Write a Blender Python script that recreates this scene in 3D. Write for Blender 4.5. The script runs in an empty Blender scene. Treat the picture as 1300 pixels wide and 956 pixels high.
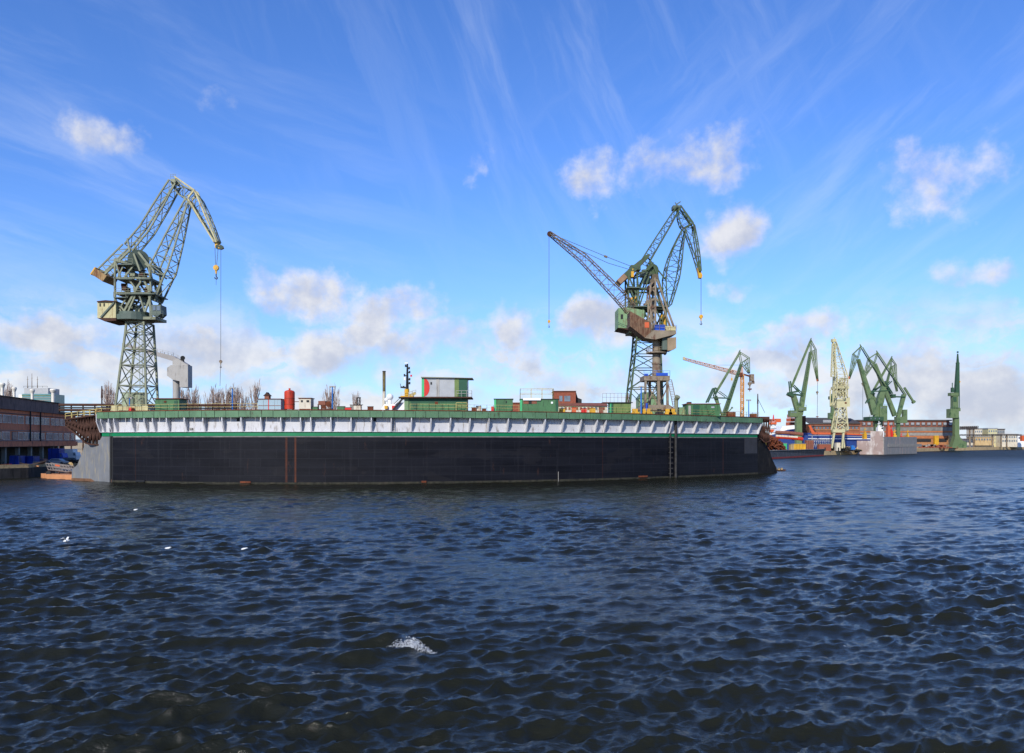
import bpy, math, random
import numpy as np
from mathutils import Vector, Matrix, noise as mnoise
random.seed(7)
F = 1000.0; H = 8.0; CX = 650.0; HY = 560.0      # focal length in picture px (1300 wide), eye height, principal column, horizon row
scene = bpy.context.scene
COL = scene.collection
def P(px, py, D): return Vector(((px-CX)*D/F, D, H+(HY-py)*D/F))     # real point seen at px,py at depth D
def S(r, g, b, k=0.8):
    f = lambda c: ((c/255+0.055)/1.055)**2.4 if c > 10 else c/255/12.92
    return (f(r)*k, f(g)*k, f(b)*k, 1)

# ------------------------------------------------------------------ materials
MATS = {}
def mat(name, col, rough=0.6, metal=0.0, var=0.18, scale=0.6, dirt=None, damt=0.0, dscale=0.25, streak=6.0, spec=0.4, bump=0.0):
    if name in MATS: return MATS[name]
    m = bpy.data.materials.new(name); m.use_nodes = True
    nt = m.node_tree; N = nt.nodes; L = nt.links; b = N['Principled BSDF']
    b.inputs['Roughness'].default_value = rough; b.inputs['Metallic'].default_value = metal
    b.inputs['Specular IOR Level'].default_value = spec
    tc = N.new('ShaderNodeTexCoord'); n1 = N.new('ShaderNodeTexNoise'); n1.inputs['Scale'].default_value = scale; n1.inputs['Detail'].default_value = 6
    L.new(tc.outputs['Object'], n1.inputs['Vector'])
    mx = N.new('ShaderNodeMix'); mx.data_type = 'RGBA'; mx.blend_type = 'MIX'
    mx.inputs[6].default_value = tuple(c*(1-var) for c in col[:3])+(1,)
    mx.inputs[7].default_value = tuple(min(1, c*(1+var)) for c in col[:3])+(1,)
    r = N.new('ShaderNodeMapRange'); r.inputs[1].default_value = 0.3; r.inputs[2].default_value = 0.7
    L.new(n1.outputs['Fac'], r.inputs[0]); L.new(r.outputs[0], mx.inputs[0]); out = mx.outputs[2]
    if dirt:
        mp = N.new('ShaderNodeMapping'); mp.inputs['Scale'].default_value = (streak, streak, 1)
        L.new(tc.outputs['Object'], mp.inputs['Vector'])
        n2 = N.new('ShaderNodeTexNoise'); n2.inputs['Scale'].default_value = dscale; n2.inputs['Detail'].default_value = 8; n2.inputs['Roughness'].default_value = 0.65
        L.new(mp.outputs[0], n2.inputs['Vector'])
        r2 = N.new('ShaderNodeMapRange'); r2.inputs[1].default_value = 0.62-0.3*damt; r2.inputs[2].default_value = 0.72-0.2*damt
        L.new(n2.outputs['Fac'], r2.inputs[0])
        m2 = N.new('ShaderNodeMix'); m2.data_type = 'RGBA'; m2.inputs[7].default_value = dirt
        L.new(r2.outputs[0], m2.inputs[0]); L.new(out, m2.inputs[6]); out = m2.outputs[2]
    L.new(out, b.inputs['Base Color'])
    if bump:
        bp = N.new('ShaderNodeBump'); bp.inputs['Strength'].default_value = bump; L.new(n1.outputs['Fac'], bp.inputs['Height']); L.new(bp.outputs[0], b.inputs['Normal'])
    MATS[name] = m; return m
RUST = S(120, 62, 34, .7); DRUST = S(80, 50, 36, .7)
M = dict(
 coam=mat('coaming_green', S(96,134,98), .6, dirt=S(70,60,40), damt=.15, dscale=.5),
 white=mat('white_paint', S(214,213,214,.8), .55, var=.05, dirt=S(150,140,130), damt=.25, dscale=.35, streak=4),
 stripe=mat('stripe_green', S(0,128,78), .5, var=.1),
 dark=mat('dark_steel', S(38,38,38), .7), black=mat('black_paint', S(24,25,28), .6),
 rust=mat('rusty_steel', RUST, .85, var=.35, scale=1.5), drust=mat('dark_rust', DRUST, .85, var=.35, scale=1.2),
 rail=mat('rail_yellow', S(205,185,110), .6, dirt=RUST, damt=.3, dscale=.8),
 yellow=mat('yellow_paint', S(225,170,40), .5, dirt=RUST, damt=.2, dscale=.7),
 cr_grey=mat('crane_grey_green', S(138,142,114), .6, var=.2, scale=.4, dirt=S(88,96,84), damt=.3, dscale=.4, streak=1.5),
 cr_cream=mat('crane_khaki_cream', S(200,190,140), .6, var=.15, dirt=S(140,110,60), damt=.3, dscale=.5),
 cr_dgrey=mat('crane_dark_slate_green', S(92,106,94), .6, var=.2),
 cr_green=mat('crane_lattice_green', S(74,94,62), .6, var=.25, scale=.4, dirt=S(80,74,60), damt=.35, dscale=.5, streak=1.5),
 house_green=mat('machinery_house_green', S(128,160,112), .6, var=.18, dirt=S(110,80,50), damt=.35, dscale=.4, streak=3),
 cr_brown=mat('crane_grey_brown', S(144,130,108), .7, var=.25, scale=.5, dirt=S(104,70,50), damt=.4, dscale=.5, streak=2),
 cr_rustlat=mat('rusty_lattice', S(112,98,78), .75, var=.25),
 grey=mat('ship_grey', S(176,172,164), .55, var=.08, dirt=S(110,104,100), damt=.2),
 grey2=mat('concrete_grey_paint', S(122,124,126), .7, var=.12, dirt=S(150,142,124), damt=.35, dscale=.3, streak=7),
 hut=mat('hut_green', S(70,116,72), .6, var=.18, dirt=S(50,80,50), damt=.3, dscale=.4),
 hut_d=mat('hut_dark_green', S(30,84,58), .6, var=.15),
 hut_olive=mat('hut_olive', S(110,132,70), .6, var=.15, dirt=S(90,100,60), damt=.3),
 mint=mat('mint_green', S(70,190,120), .5, var=.08),
 lblue=mat('pale_blue_panel', S(166,190,198), .5, var=.06, dirt=S(130,100,80), damt=.12),
 red=mat('tank_red', S(205,62,34), .5, var=.12, dirt=S(120,50,34), damt=.2), bred=mat('bright_red', S(220,40,30), .5),
 cream=mat('cream_paint', S(222,212,188), .6, var=.07, dirt=S(140,100,70), damt=.2),
 silver=mat('galvanised_panel', S(176,178,178), .45, metal=.2, var=.1),
 blue=mat('blue_paint', S(24,80,190), .5, dirt=S(20,50,120), damt=.2), bluepole=mat('blue_pole', S(40,120,200), .5),
 dblue=mat('container_blue', S(20,56,150), .5, dirt=S(20,36,80), damt=.3),
 brick=mat('brick_red', S(150,84,62), .9, var=.2, scale=2), brick2=mat('brick_pinkish', S(236,142,100), .9, var=.14, scale=1.2, dirt=S(100,70,70), damt=.2),
 bgrey=mat('plaster_grey', S(150,140,134), .9, var=.12), roofd=mat('roof_felt', S(84,78,76), .9, var=.15, dirt=S(60,56,54), damt=.3),
 roofr=mat('roof_rusty_red', S(140,86,66), .8, var=.2),
 glass=mat('window_glass', S(110,122,132), .12, var=.3, spec=.8), wframe=mat('window_frame_white', S(236,228,210,.9), .6),
 g1=mat('far_crane_green', S(106,126,84), .5, var=.12, scale=.2, dirt=S(64,92,56), damt=.3, dscale=.2, streak=1.5), g1d=mat('far_crane_dark_green', S(50,84,58), .6, var=.15),
 ccream=mat('far_crane_cream', S(208,200,154), .6, var=.08), tan=mat('tower_crane_orange', S(226,160,84), .6, var=.1), tanp=mat('tower_crane_pale', S(206,170,150), .6),
 orange=mat('orange_paint', S(214,98,52), .55, var=.1), hullblue=mat('hull_blue', S(38,66,132), .5, var=.1),
 hwhite=mat('ship_white', S(240,240,236,.9), .5, var=.04),
 sand=mat('quay_sandstone', S(206,178,130), .9, var=.12, scale=.3, dirt=S(150,120,80), damt=.3),
 obrick=mat('hall_orange_brick', S(180,126,84), .85, var=.12, scale=.2, dirt=S(140,90,56), damt=.25),
 rbrick=mat('hall_red_brick', S(150,92,66), .85, var=.18, scale=.2),
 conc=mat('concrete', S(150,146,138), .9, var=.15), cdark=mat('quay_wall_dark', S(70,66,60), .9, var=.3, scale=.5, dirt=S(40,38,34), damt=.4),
 wood=mat('timber_orange', S(205,142,96), .8, var=.15), bark=mat('bare_bark', S(172,150,136), .9, var=.15),
 pink=mat('dock_faded_pink', S(168,146,136), .8, var=.12, scale=.2, dirt=S(210,200,190), damt=.45, dscale=.12, streak=2),
 fgrey=mat('dock_faded_grey', S(136,136,134), .8, var=.12, dirt=S(170,150,140), damt=.3, dscale=.1),
 rope=mat('steel_rope', S(60,62,64), .6), teal=mat('tower_teal_glass', S(90,140,140), .25, var=.1, spec=.8),
)

# ------------------------------------------------------------------ mesh builder
class MB:
    def __init__(s): s.v = []; s.f = []; s.uv = None
    def add(s, vs, fs):
        k = len(s.v); s.v.extend([tuple(v) for v in vs]); s.f.extend([tuple(i+k for i in f) for f in fs]); return s
    def box(s, c, sz, ax=None):
        hx, hy, hz = sz[0]/2, sz[1]/2, sz[2]/2; c = Vector(c)
        X, Y, Z = ax if ax else (Vector((1,0,0)), Vector((0,1,0)), Vector((0,0,1)))
        vs = [c+X*(i*hx)+Y*(j*hy)+Z*(k*hz) for i in (-1,1) for j in (-1,1) for k in (-1,1)]
        return s.add(vs, [(0,1,3,2),(4,6,7,5),(0,4,5,1),(2,3,7,6),(0,2,6,4),(1,5,7,3)])
    def bx(s, x0, x1, y0, y1, z0, z1): return s.box(((x0+x1)/2,(y0+y1)/2,(z0+z1)/2), (x1-x0,y1-y0,z1-z0))
    def bar(s, p, q, w, h=None, w2=None, h2=None, up=None):
        p, q = Vector(p), Vector(q); d = q-p
        if d.length < 1e-6: return s
        d.normalize(); h = w if h is None else h; w2 = w if w2 is None else w2; h2 = h if h2 is None else h2
        up = Vector(up) if up else Vector((0,1,0))
        if abs(d.dot(up)) > .98: up = Vector((1,0,0))
        a = d.cross(up).normalized(); b = a.cross(d).normalized()      # a in the plane, b along 'up' (depth)
        vs = [p+a*(i*w/2)+b*(j*h/2) for i, j in ((-1,-1),(1,-1),(1,1),(-1,1))]+[q+a*(i*w2/2)+b*(j*h2/2) for i, j in ((-1,-1),(1,-1),(1,1),(-1,1))]
        return s.add(vs, [(0,1,5,4),(1,2,6,5),(2,3,7,6),(3,0,4,7),(3,2,1,0),(4,5,6,7)])
    def cyl(s, p, q, r, r2=None, n=12, cap=True):
        p, q = Vector(p), Vector(q); d = (q-p).normalized(); r2 = r if r2 is None else r2
        up = Vector((0,0,1)) if abs(d.z) < .9 else Vector((1,0,0))
        a = d.cross(up).normalized(); b = a.cross(d)
        vs = []; 
        for c, rr in ((p,r),(q,r2)):
            for i in range(n):
                t = 2*math.pi*i/n; vs.append(c+a*(rr*math.cos(t))+b*(rr*math.sin(t)))
        fs = [(i,(i+1)%n,n+(i+1)%n,n+i) for i in range(n)]
        if cap: fs += [tuple(range(n-1,-1,-1)), tuple(range(n,2*n))]
        return s.add(vs, fs)
    def dome(s, c, r, hz, n=12, m=5, full=False):
        vs = []; fs = []; c = Vector(c)
        lo = -m if full else 0
        for j in range(lo, m):
            t = math.pi/2*j/m
            for i in range(n):
                a = 2*math.pi*i/n; vs.append(c+Vector((r*math.cos(t)*math.cos(a), r*math.cos(t)*math.sin(a), hz*math.sin(t))))
        R = m-lo
        for j in range(R-1):
            for i in range(n): fs.append((j*n+i, j*n+(i+1)%n, (j+1)*n+(i+1)%n, (j+1)*n+i))
        vs.append(c+Vector((0,0,hz))); k = len(vs)-1
        for i in range(n): fs.append(((R-1)*n+i, (R-1)*n+(i+1)%n, k))
        return s.add(vs, fs)
    def prism(s, poly, ext):
        n = len(poly); ext = Vector(ext); poly = [Vector(p) for p in poly]
        return s.add(poly+[p+ext for p in poly], [tuple(range(n-1,-1,-1)), tuple(range(n,2*n))]+[(i,(i+1)%n,n+(i+1)%n,n+i) for i in range(n)])
    def truss(s, st, rc, rb, n, ybrace=True, kx=True):
        """st: list of (centre, half-vector h, half-vector w); n bays between the ends"""
        cor = []; m = len(st)-1
        for k in range(n+1):
            t = k/n*m; i = min(int(t), m-1); u = t-i
            c = st[i][0].lerp(st[i+1][0], u); h = st[i][1].lerp(st[i+1][1], u); w = st[i][2].lerp(st[i+1][2], u)
            cor.append([c-h-w, c+h-w, c+h+w, c-h+w])
        for k in range(n):
            A, B = cor[k], cor[k+1]
            for i in range(4): s.bar(A[i], B[i], rc)
            for i in range(4):
                j = (i+1)%4
                if i%2 and not ybrace: continue
                s.bar(B[i], B[j], rb)
                if kx: s.bar(A[i], B[j], rb); s.bar(A[j], B[i], rb)
                else: s.bar(*((A[i],B[j]) if k%2 else (A[j],B[i])), rb)
        for i in range(4): s.bar(cor[0][i], cor[0][(i+1)%4], rb)
        return s
    def build(s, name, m, parent=None, label=None, smooth=False, uv=None, kind=None):
        me = bpy.data.meshes.new(name)
        off = Vector((0,0,0)); p = parent
        if parent is not None: off = ORG[parent.name]
        me.from_pydata([(v[0]-off.x, v[1]-off.y, v[2]-off.z) for v in s.v], [], s.f); me.validate()
        import bmesh
        bm = bmesh.new(); bm.from_mesh(me); bmesh.ops.recalc_face_normals(bm, faces=bm.faces); bm.to_mesh(me); bm.free()
        me.materials.append(m if not isinstance(m, str) else M[m])
        if smooth: me.polygons.foreach_set('use_smooth', [True]*len(me.polygons))
        o = bpy.data.objects.new(name, me); COL.objects.link(o)
        if parent is not None: o.parent = parent
        ORG[o.name] = off
        if label: o['label'] = label
        if kind: o['kind'] = kind
        return o
ORG = {}
def thing(name, label, cat, base, group=None):
    o = bpy.data.objects.new(name, None); COL.objects.link(o); o.location = base; o.empty_display_size = .5
    o['label'] = label; o['category'] = cat
    if group: o['group'] = group
    ORG[o.name] = Vector(base); return o
def solo(mb, name, m, label, cat, group=None, base=None, smooth=False):
    """a thing that is one mesh, its origin at its own base"""
    xs = np.array(s_v(mb)); c = Vector(base) if base else Vector(((xs[:,0].min()+xs[:,0].max())/2, (xs[:,1].min()+xs[:,1].max())/2, xs[:,2].min()))
    mb.v = [(v[0]-c.x, v[1]-c.y, v[2]-c.z) for v in mb.v]
    o = mb.build(name, m, smooth=smooth); o.location = c; ORG[o.name] = c
    o['label'] = label; o['category'] = cat
    if group: o['group'] = group
    return o
def s_v(mb): return [tuple(v) for v in mb.v]
def struct(mb, name, m, smooth=False):
    o = mb.build(name, m, smooth=smooth); o['kind'] = 'structure'; return o
KIDS = {}
def copy_tree(o, loc=None, label=None, parent=None, rz=None, sc=None):
    c = o.copy(); COL.objects.link(c); c.parent = parent
    if parent is None:
        if loc is not None: c.location = loc
        if rz is not None: c.rotation_euler[2] = rz
        if sc is not None: c.scale = sc
        if label: c['label'] = label
    for ch in [x for x in bpy.data.objects if x.parent == o]: copy_tree(ch, parent=c)
    return c
V = Vector; YV = Vector((0,1,0))
def sta(pts, D, w):
    """truss stations from picture points (px,py,width_px[,depth_m]) at depth D: real positions and sizes"""
    C = [P(p[0],p[1],D) for p in pts]; out = []
    for i, p in enumerate(pts):
        d = (C[min(i+1,len(C)-1)]-C[max(i-1,0)]).normalized()
        h = d.cross(YV).normalized()*(p[2]*D/F/2)
        out.append((C[i], h, YV*((p[3] if len(p) > 3 else w)/2)))
    return out
def railing(mb, pts, h=1.1, sp=1.8, r=.06):
    for a, b in zip(pts, pts[1:]):
        a, b = V(a), V(b); L = (b-a).length; n = max(1, round(L/sp))
        for k in (h, h*.55): mb.bar(a+V((0,0,k)), b+V((0,0,k)), r)
        for i in range(n+1):
            q = a.lerp(b, i/n); mb.bar(q, q+V((0,0,h)), r)
    return mb
def pb(mb, x0, y0, x1, y1, D, dep):
    """box whose front face spans picture px x0..x1, y0..y1 at depth D and that is dep metres deep"""
    a = P(x0,y1,D); b = P(x1,y0,D); return mb.bx(a.x, b.x, D, D+dep, a.z, b.z)
# ------------------------------------------------------------------ camera, sun, sky
cam = bpy.data.cameras.new('camera'); co = bpy.data.objects.new('camera', cam); COL.objects.link(co)
co.location = (0, 0, H); co.rotation_euler = (math.radians(90), 0, 0)
cam.sensor_width = 36; cam.lens = 36*F/1300; cam.shift_y = (HY-478)/1300; cam.clip_end = 20000; cam.clip_start = .5
scene.camera = co
SUN_EL, SUN_AZ = math.radians(31), math.radians(202)    # azimuth clockwise from +Y; the sun stands behind the left shoulder
sd = V((math.sin(SUN_AZ)*math.cos(SUN_EL), math.cos(SUN_AZ)*math.cos(SUN_EL), math.sin(SUN_EL)))
sl = bpy.data.lights.new('sun', 'SUN'); sl.energy = 3.9; sl.angle = math.radians(.5); sl.color = (1, .95, .86)
so = bpy.data.objects.new('sun', sl); COL.objects.link(so); so.rotation_euler = (-sd).to_track_quat('-Z', 'Y').to_euler()
w = bpy.data.worlds.new('World'); scene.world = w; w.use_nodes = True
nt = w.node_tree; N = nt.nodes; L = nt.links; bg = N['Background']; bg.inputs[1].default_value = .14
def node(t, **k):
    n = N.new(t)
    for a, b in k.items():
        if a.startswith('i'): n.inputs[int(a[1:])].default_value = b
        else: setattr(n, a, b)
    return n
def mth(op, a, b=None, c=None, clamp=False):
    n = N.new('ShaderNodeMath'); n.operation = op; n.use_clamp = clamp
    for i, x in enumerate((a, b, c)):
        if x is None: continue
        if isinstance(x, (int, float)): n.inputs[i].default_value = x
        else: L.new(x, n.inputs[i])
    return n.outputs[0]
def sstep(x, a, b, lo=0., hi=1.):
    n = N.new('ShaderNodeMapRange'); n.interpolation_type = 'SMOOTHSTEP'
    for i, v in ((1,a),(2,b),(3,lo),(4,hi)): n.inputs[i].default_value = v
    L.new(x, n.inputs[0]); return n.outputs[0]
def vm(op, a, b=None):
    n = N.new('ShaderNodeVectorMath'); n.operation = op
    for i, x in enumerate((a, b)):
        if x is None: continue
        if isinstance(x, (tuple, Vector)): n.inputs[i].default_value = tuple(x)
        else: L.new(x, n.inputs[i])
    return n
def nz(vec, sc, det=6, ro=.55, dist=0):
    n = N.new('ShaderNodeTexNoise'); n.inputs['Scale'].default_value = sc; n.inputs['Detail'].default_value = det
    n.inputs['Roughness'].default_value = ro; n.inputs['Distortion'].default_value = dist; L.new(vec, n.inputs['Vector']); return n
def mixc(f, a, b, t='MIX'):
    n = N.new('ShaderNodeMix'); n.data_type = 'RGBA'; n.blend_type = t
    for i, x in ((0,f),(6,a),(7,b)):
        if isinstance(x, (int, float, tuple)): n.inputs[i].default_value = x
        else: L.new(x, n.inputs[i])
    return n.outputs[2]
sky = node('ShaderNodeTexSky', sky_type='NISHITA', sun_disc=False, sun_elevation=SUN_EL, sun_rotation=SUN_AZ, altitude=0, air_density=1.0, dust_density=.3, ozone_density=3.0)
tc = node('ShaderNodeTexCoord')
sep = node('ShaderNodeSeparateXYZ'); L.new(tc.outputs['Generated'], sep.inputs[0])
az = mth('ARCTAN2', sep.outputs[0], sep.outputs[1]); el = mth('ARCSINE', sep.outputs[2])
comb = node('ShaderNodeCombineXYZ'); L.new(az, comb.inputs[0]); L.new(el, comb.inputs[1]); ae = comb.outputs[0]
hsv = node('ShaderNodeHueSaturation'); hsv.inputs['Saturation'].default_value = SKY_SAT = 1.14; L.new(sky.outputs[0], hsv.inputs['Color'])
tint = mixc(1.0, hsv.outputs[0], (.75, .89, 1.27, 1), 'MULTIPLY')
wrp = nz(ae, 7, 6, .62); wv = vm('MULTIPLY', vm('SUBTRACT', wrp.outputs['Color'], (.5,.5,.5)).outputs[0], (.17,.10,0)).outputs[0]
aw = vm('ADD', ae, wv).outputs[0]
def blobs(lst, src):
    acc = None
    for (px, py, sx, sy, a) in lst:
        x = (px-CX)/F; z = (HY-py)/F; a0 = math.atan2(x, 1); e0 = math.asin(z/math.sqrt(x*x+1+z*z)); k = math.cos(a0)**1.5*F
        d = vm('SUBTRACT', src, (a0, e0, 0)).outputs[0]
        d = vm('MULTIPLY', d, (k/sx, k/sy, 0)).outputs[0]; l = vm('LENGTH', d).outputs['Value']
        v = mth('MULTIPLY', sstep(l, .1, 1.75, 1, 0), a)
        acc = v if acc is None else mth('MAXIMUM', acc, v)
    return acc
cum = blobs([(385,378,62,36,1),(500,398,70,30,.95),(70,425,75,26,.9),(235,442,80,28,.9),(408,448,85,36,.95),(560,440,85,40,.85),(650,420,60,40,.85),
  (758,415,62,42,1),(742,222,50,42,.72),(862,208,85,40,.66),(935,290,66,40,.85),(595,222,38,26,.6),(950,362,55,17,.7),(1195,238,66,40,.85),(1255,355,60,14,.5),(925,180,60,30,.45),
  (1030,415,50,20,.85),(1000,448,60,22,.9),(1105,410,70,16,.45),(1180,420,50,16,.65),(1150,478,95,40,1),(1268,500,75,48,1.1),(1215,505,80,40,.95),(125,165,55,24,.55),(270,115,34,24,.35),
  (90,490,110,20,.6),(330,455,60,20,.7),(340,492,130,20,.7),(470,425,50,22,.8),(560,500,170,22,.7),(760,480,130,34,.8),(930,490,130,34,.75),(1080,520,160,25,.7),(20,470,60,24,.6),(480,470,90,26,.7)], aw)
fb = nz(ae, 13, 7, .56); fb2 = nz(vm('ADD', ae, (-.012,.014,0)).outputs[0], 13, 7, .56)
dens = mth('ADD', cum, mth('MULTIPLY', mth('SUBTRACT', fb.outputs['Fac'], .5), 2.0))
bmp = node('ShaderNodeMapping'); bmp.inputs['Scale'].default_value = (1, 2.4, 1); L.new(aw, bmp.inputs['Vector'])
bn = nz(bmp.outputs[0], 6.5, 8, .58)
band = mth('MULTIPLY', sstep(bn.outputs['Fac'], .41, .60), mth('MULTIPLY', sstep(el, .19, .10), .95))
cmask = mth('MAXIMUM', sstep(dens, .36, 1.0), band)
shade = mth('MULTIPLY', mth('SUBTRACT', fb.outputs['Fac'], fb2.outputs['Fac']), 3.2)
shade = mth('ADD', shade, mth('MULTIPLY', mth('SUBTRACT', .8, dens), .55))
litf = sstep(shade, -.45, .5)
big = nz(ae, 4, 3); litf = mth('MULTIPLY', litf, sstep(big.outputs['Fac'], .3, .6, .7, 1))
lowel = sstep(el, .02, .30)
ccol = mixc(litf, (3.5, 3.7, 4.4, 1), (5.5, 5.45, 5.5, 1))
# thin high streaks
ac = vm('ADD', ae, vm('MULTIPLY', wv, (.22,.22,0)).outputs[0]).outputs[0]
def streak(deg, sc, n_sc, lo, hi, bl):
    r_ = node('ShaderNodeMapping', vector_type='TEXTURE'); r_.inputs['Rotation'].default_value = (0,0,math.radians(deg)); r_.inputs['Scale'].default_value = (1/1.5,1/sc,1); L.new(ac, r_.inputs['Vector'])
    c_ = nz(r_.outputs[0], n_sc, 8, .6, .5); return mth('MULTIPLY', sstep(c_.outputs['Fac'], lo, hi), blobs(bl, ae))
cim = streak(-14, 9, 2.0, .42, .8, [(60,230,320,130,.75),(60,350,260,120,.8),(120,40,260,100,.3)])
cim = mth('MAXIMUM', cim, streak(-66, 9, 2.4, .42, .85, [(740,110,330,170,.65),(480,40,260,110,.4)]))
cim = mth('MAXIMUM', cim, streak(38, 9, 2.2, .42, .85, [(1130,190,300,190,.7),(1050,60,260,120,.35)]))
cim = mth('MULTIPLY', cim, .38)
hz = sstep(el, 0, .30, .38, 0)          # pale air low over the horizon
base = mixc(hz, tint, (1.7, 3.3, 5.9, 1))
c1 = mixc(cim, base, (4.8, 5.4, 6.6, 1))
c2 = mixc(mth('MULTIPLY', cmask, .93), c1, ccol)
L.new(c2, bg.inputs[0])
w.cycles.sampling_method = 'MANUAL'; w.cycles.sample_map_resolution = 512
scene.view_settings.view_transform = 'Standard'; scene.view_settings.look = 'None'; scene.view_settings.gamma = 1; scene.view_settings.exposure = .2
scene.render.engine = 'CYCLES'; scene.cycles.use_denoising = True
scene.cycles.max_bounces = 6; scene.cycles.diffuse_bounces = 2; scene.cycles.glossy_bounces = 3

# ------------------------------------------------------------------ water
CHOP = .6
def water():
    rows = [9.]
    while rows[-1] < 2600:
        y = rows[-1]; rows.append(y+max(.07, .0042*y) if y < 260 else y*1.012)
    rows = np.array(rows); T = np.linspace(-1.12, 1.12, 700)
    X = rows[:, None]*T[None, :]; Y = np.repeat(rows[:, None], len(T), 1)
    # widen the near rows so the sheet is full to the sides there
    X = X*(1+12/np.maximum(Y, 9)*.5)
    sp = np.maximum(np.gradient(rows)[:, None]*np.ones_like(X), np.abs(np.gradient(X, axis=1)))
    dx = np.zeros_like(X); dy = np.zeros_like(X); dz = np.zeros_like(X); foam = np.zeros_like(X)
    # wind-driven chop: a short-fetch spectrum turned into height and sideways displacement by FFT, on two tiles of unlike size
    def tile(L_, n, lo, hi, seed, wind, lp=.42):
        R = np.random.default_rng(seed); k1 = 2*np.pi*np.fft.fftfreq(n, L_/n); KX, KY = np.meshgrid(k1, k1); K = np.hypot(KX, KY); K[0,0] = 1e-6
        cs = (KX*math.cos(wind)+KY*math.sin(wind))/K
        Pk = np.exp(-1/(K*lp)**2)/K**3.5*(.07+np.abs(cs)**7.0)*(1/(1+np.exp(-(K-2*np.pi/hi)*4)))*(1/(1+np.exp((K-2*np.pi/lo)*4))); Pk[0,0] = 0
        h = np.sqrt(Pk)*(R.normal(size=K.shape)+1j*R.normal(size=K.shape)); return L_, n, h, KX, KY, K
    def fields(T_, cut):
        L_, n, h, KX, KY, K = T_; g = h*np.exp(-(K*cut)**2/8)
        return [np.real(np.fft.ifft2(q))*n for q in (g, -1j*KX/K*g*-1, -1j*KY/K*g*-1)]
    def samp(Fd, L_, n, x, y):
        u = (x/L_*n) % n; v = (y/L_*n) % n; i = u.astype(int); j = v.astype(int); fu = u-i; fv = v-j; i1 = (i+1) % n; j1 = (j+1) % n
        return Fd[j,i]*(1-fu)*(1-fv)+Fd[j,i1]*fu*(1-fv)+Fd[j1,i]*(1-fu)*fv+Fd[j1,i1]*fu*fv
    TA = tile(71.3, 768, 1.1, 30, 5, math.radians(-80)); TB = tile(22.7, 512, .16, 1.1, 6, math.radians(-70))
    cuts = [.0, .12, .25, .5, 1.0, 2.0, 4.0, 8.0]; lev = np.interp(np.log2(np.maximum(sp, .02)), np.log2([.05]+[c for c in cuts[1:]]), np.arange(len(cuts)))
    h0, _, _ = fields(TA, 0); h1, _, _ = fields(TB, 0)
    HS = .08; sA = HS/h0.std(); LA = TA[0]*TA[0]/TA[1]**2; sB = sA*(TA[0]/TB[0])*(TB[1]/TA[1])          # same spectral density on both tiles
    # density check: amplitude per mode scales with the mode spacing 1/L
    sB = sA*(TA[0]/TB[0])*(TB[1]/TA[1])
    for T_, s_ in ((TA, sA), (TB, sB*1.15)):
        for q, cut in enumerate(cuts):
            wgt = np.clip(1-np.abs(lev-q), 0, 1); 
            rws = np.where(wgt.max(1) > 0)[0]
            if len(rws) == 0: continue
            r0, r1 = rws[0], rws[-1]+1; Fz, Fx, Fy = fields(T_, cut); x_ = X[r0:r1]+.13*Y[r0:r1]; y_ = Y[r0:r1]-.11*X[r0:r1]; w_ = wgt[r0:r1]*s_
            dz[r0:r1] += w_*samp(Fz, T_[0], T_[1], x_, y_); dx[r0:r1] += w_*samp(Fx, T_[0], T_[1], x_, y_); dy[r0:r1] += w_*samp(Fy, T_[0], T_[1], x_, y_)
    grp = .92+.42*np.sin(X*.11+1.3+.6*np.sin(Y*.05))*np.sin(Y*.09+.7+.5*np.sin(X*.07))+.12*np.sin(X*.31+Y*.23)
    dz *= grp; dx *= CHOP*grp; dy *= CHOP*grp
    print('wave rms', dz[:150].std(), 'slope', (np.diff(dz[:150],axis=0)/np.diff(rows[:151])[:150-1,None]).std() if 0 else '')
    # the one breaking crest
    for (bx, by, h, s, an) in ((-4.05, 31.2, .30, 1.0, -.45), (14.6,35.6,.10,.5,0), (-13.4,31.5,.10,.7,0)):
        u = (X-bx)*math.cos(an)+(Y-by)*math.sin(an); v = -(X-bx)*math.sin(an)+(Y-by)*math.cos(an)
        dz += h*np.exp(-(u/(s*1.3))**2-(v/(s*.55))**2)
    Xo, Yo, Zo = X+dx, Y+dy, dz
    nr, nc = X.shape
    idx = np.arange(nr*nc).reshape(nr, nc)
    q = np.stack([idx[:-1,:-1], idx[:-1,1:], idx[1:,1:], idx[1:,:-1]], -1).reshape(-1, 4)
    vs = np.stack([Xo, Yo, Zo], -1).reshape(-1, 3)
    ring = np.array([(-9000,-2000,-.34),(9000,-2000,-.34),(9000,9000,-.34),(-9000,9000,-.34)]); k0 = len(vs)
    vs = np.vstack([vs, ring]); q = np.vstack([q, [[k0,k0+1,k0+2,k0+3]]])
    me = bpy.data.meshes.new('water'); me.vertices.add(len(vs)); me.vertices.foreach_set('co', vs.astype(np.float32).ravel())
    me.loops.add(q.size); me.loops.foreach_set('vertex_index', q.astype(np.int32).ravel())
    me.polygons.add(len(q)); me.polygons.foreach_set('loop_start', np.arange(0, q.size, 4, dtype=np.int32)); me.polygons.foreach_set('loop_total', np.full(len(q), 4, np.int32))
    me.update(); me.polygons.foreach_set('use_smooth', np.ones(len(q), bool))
    # foam where the crests are sharpest
    lap = np.zeros_like(dz); lap[1:-1,1:-1] = -(dz[2:,1:-1]+dz[:-2,1:-1]+dz[1:-1,2:]+dz[1:-1,:-2]-4*dz[1:-1,1:-1])/np.maximum(sp[1:-1,1:-1], .05)**2
    fo = np.zeros_like(dz)
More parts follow.
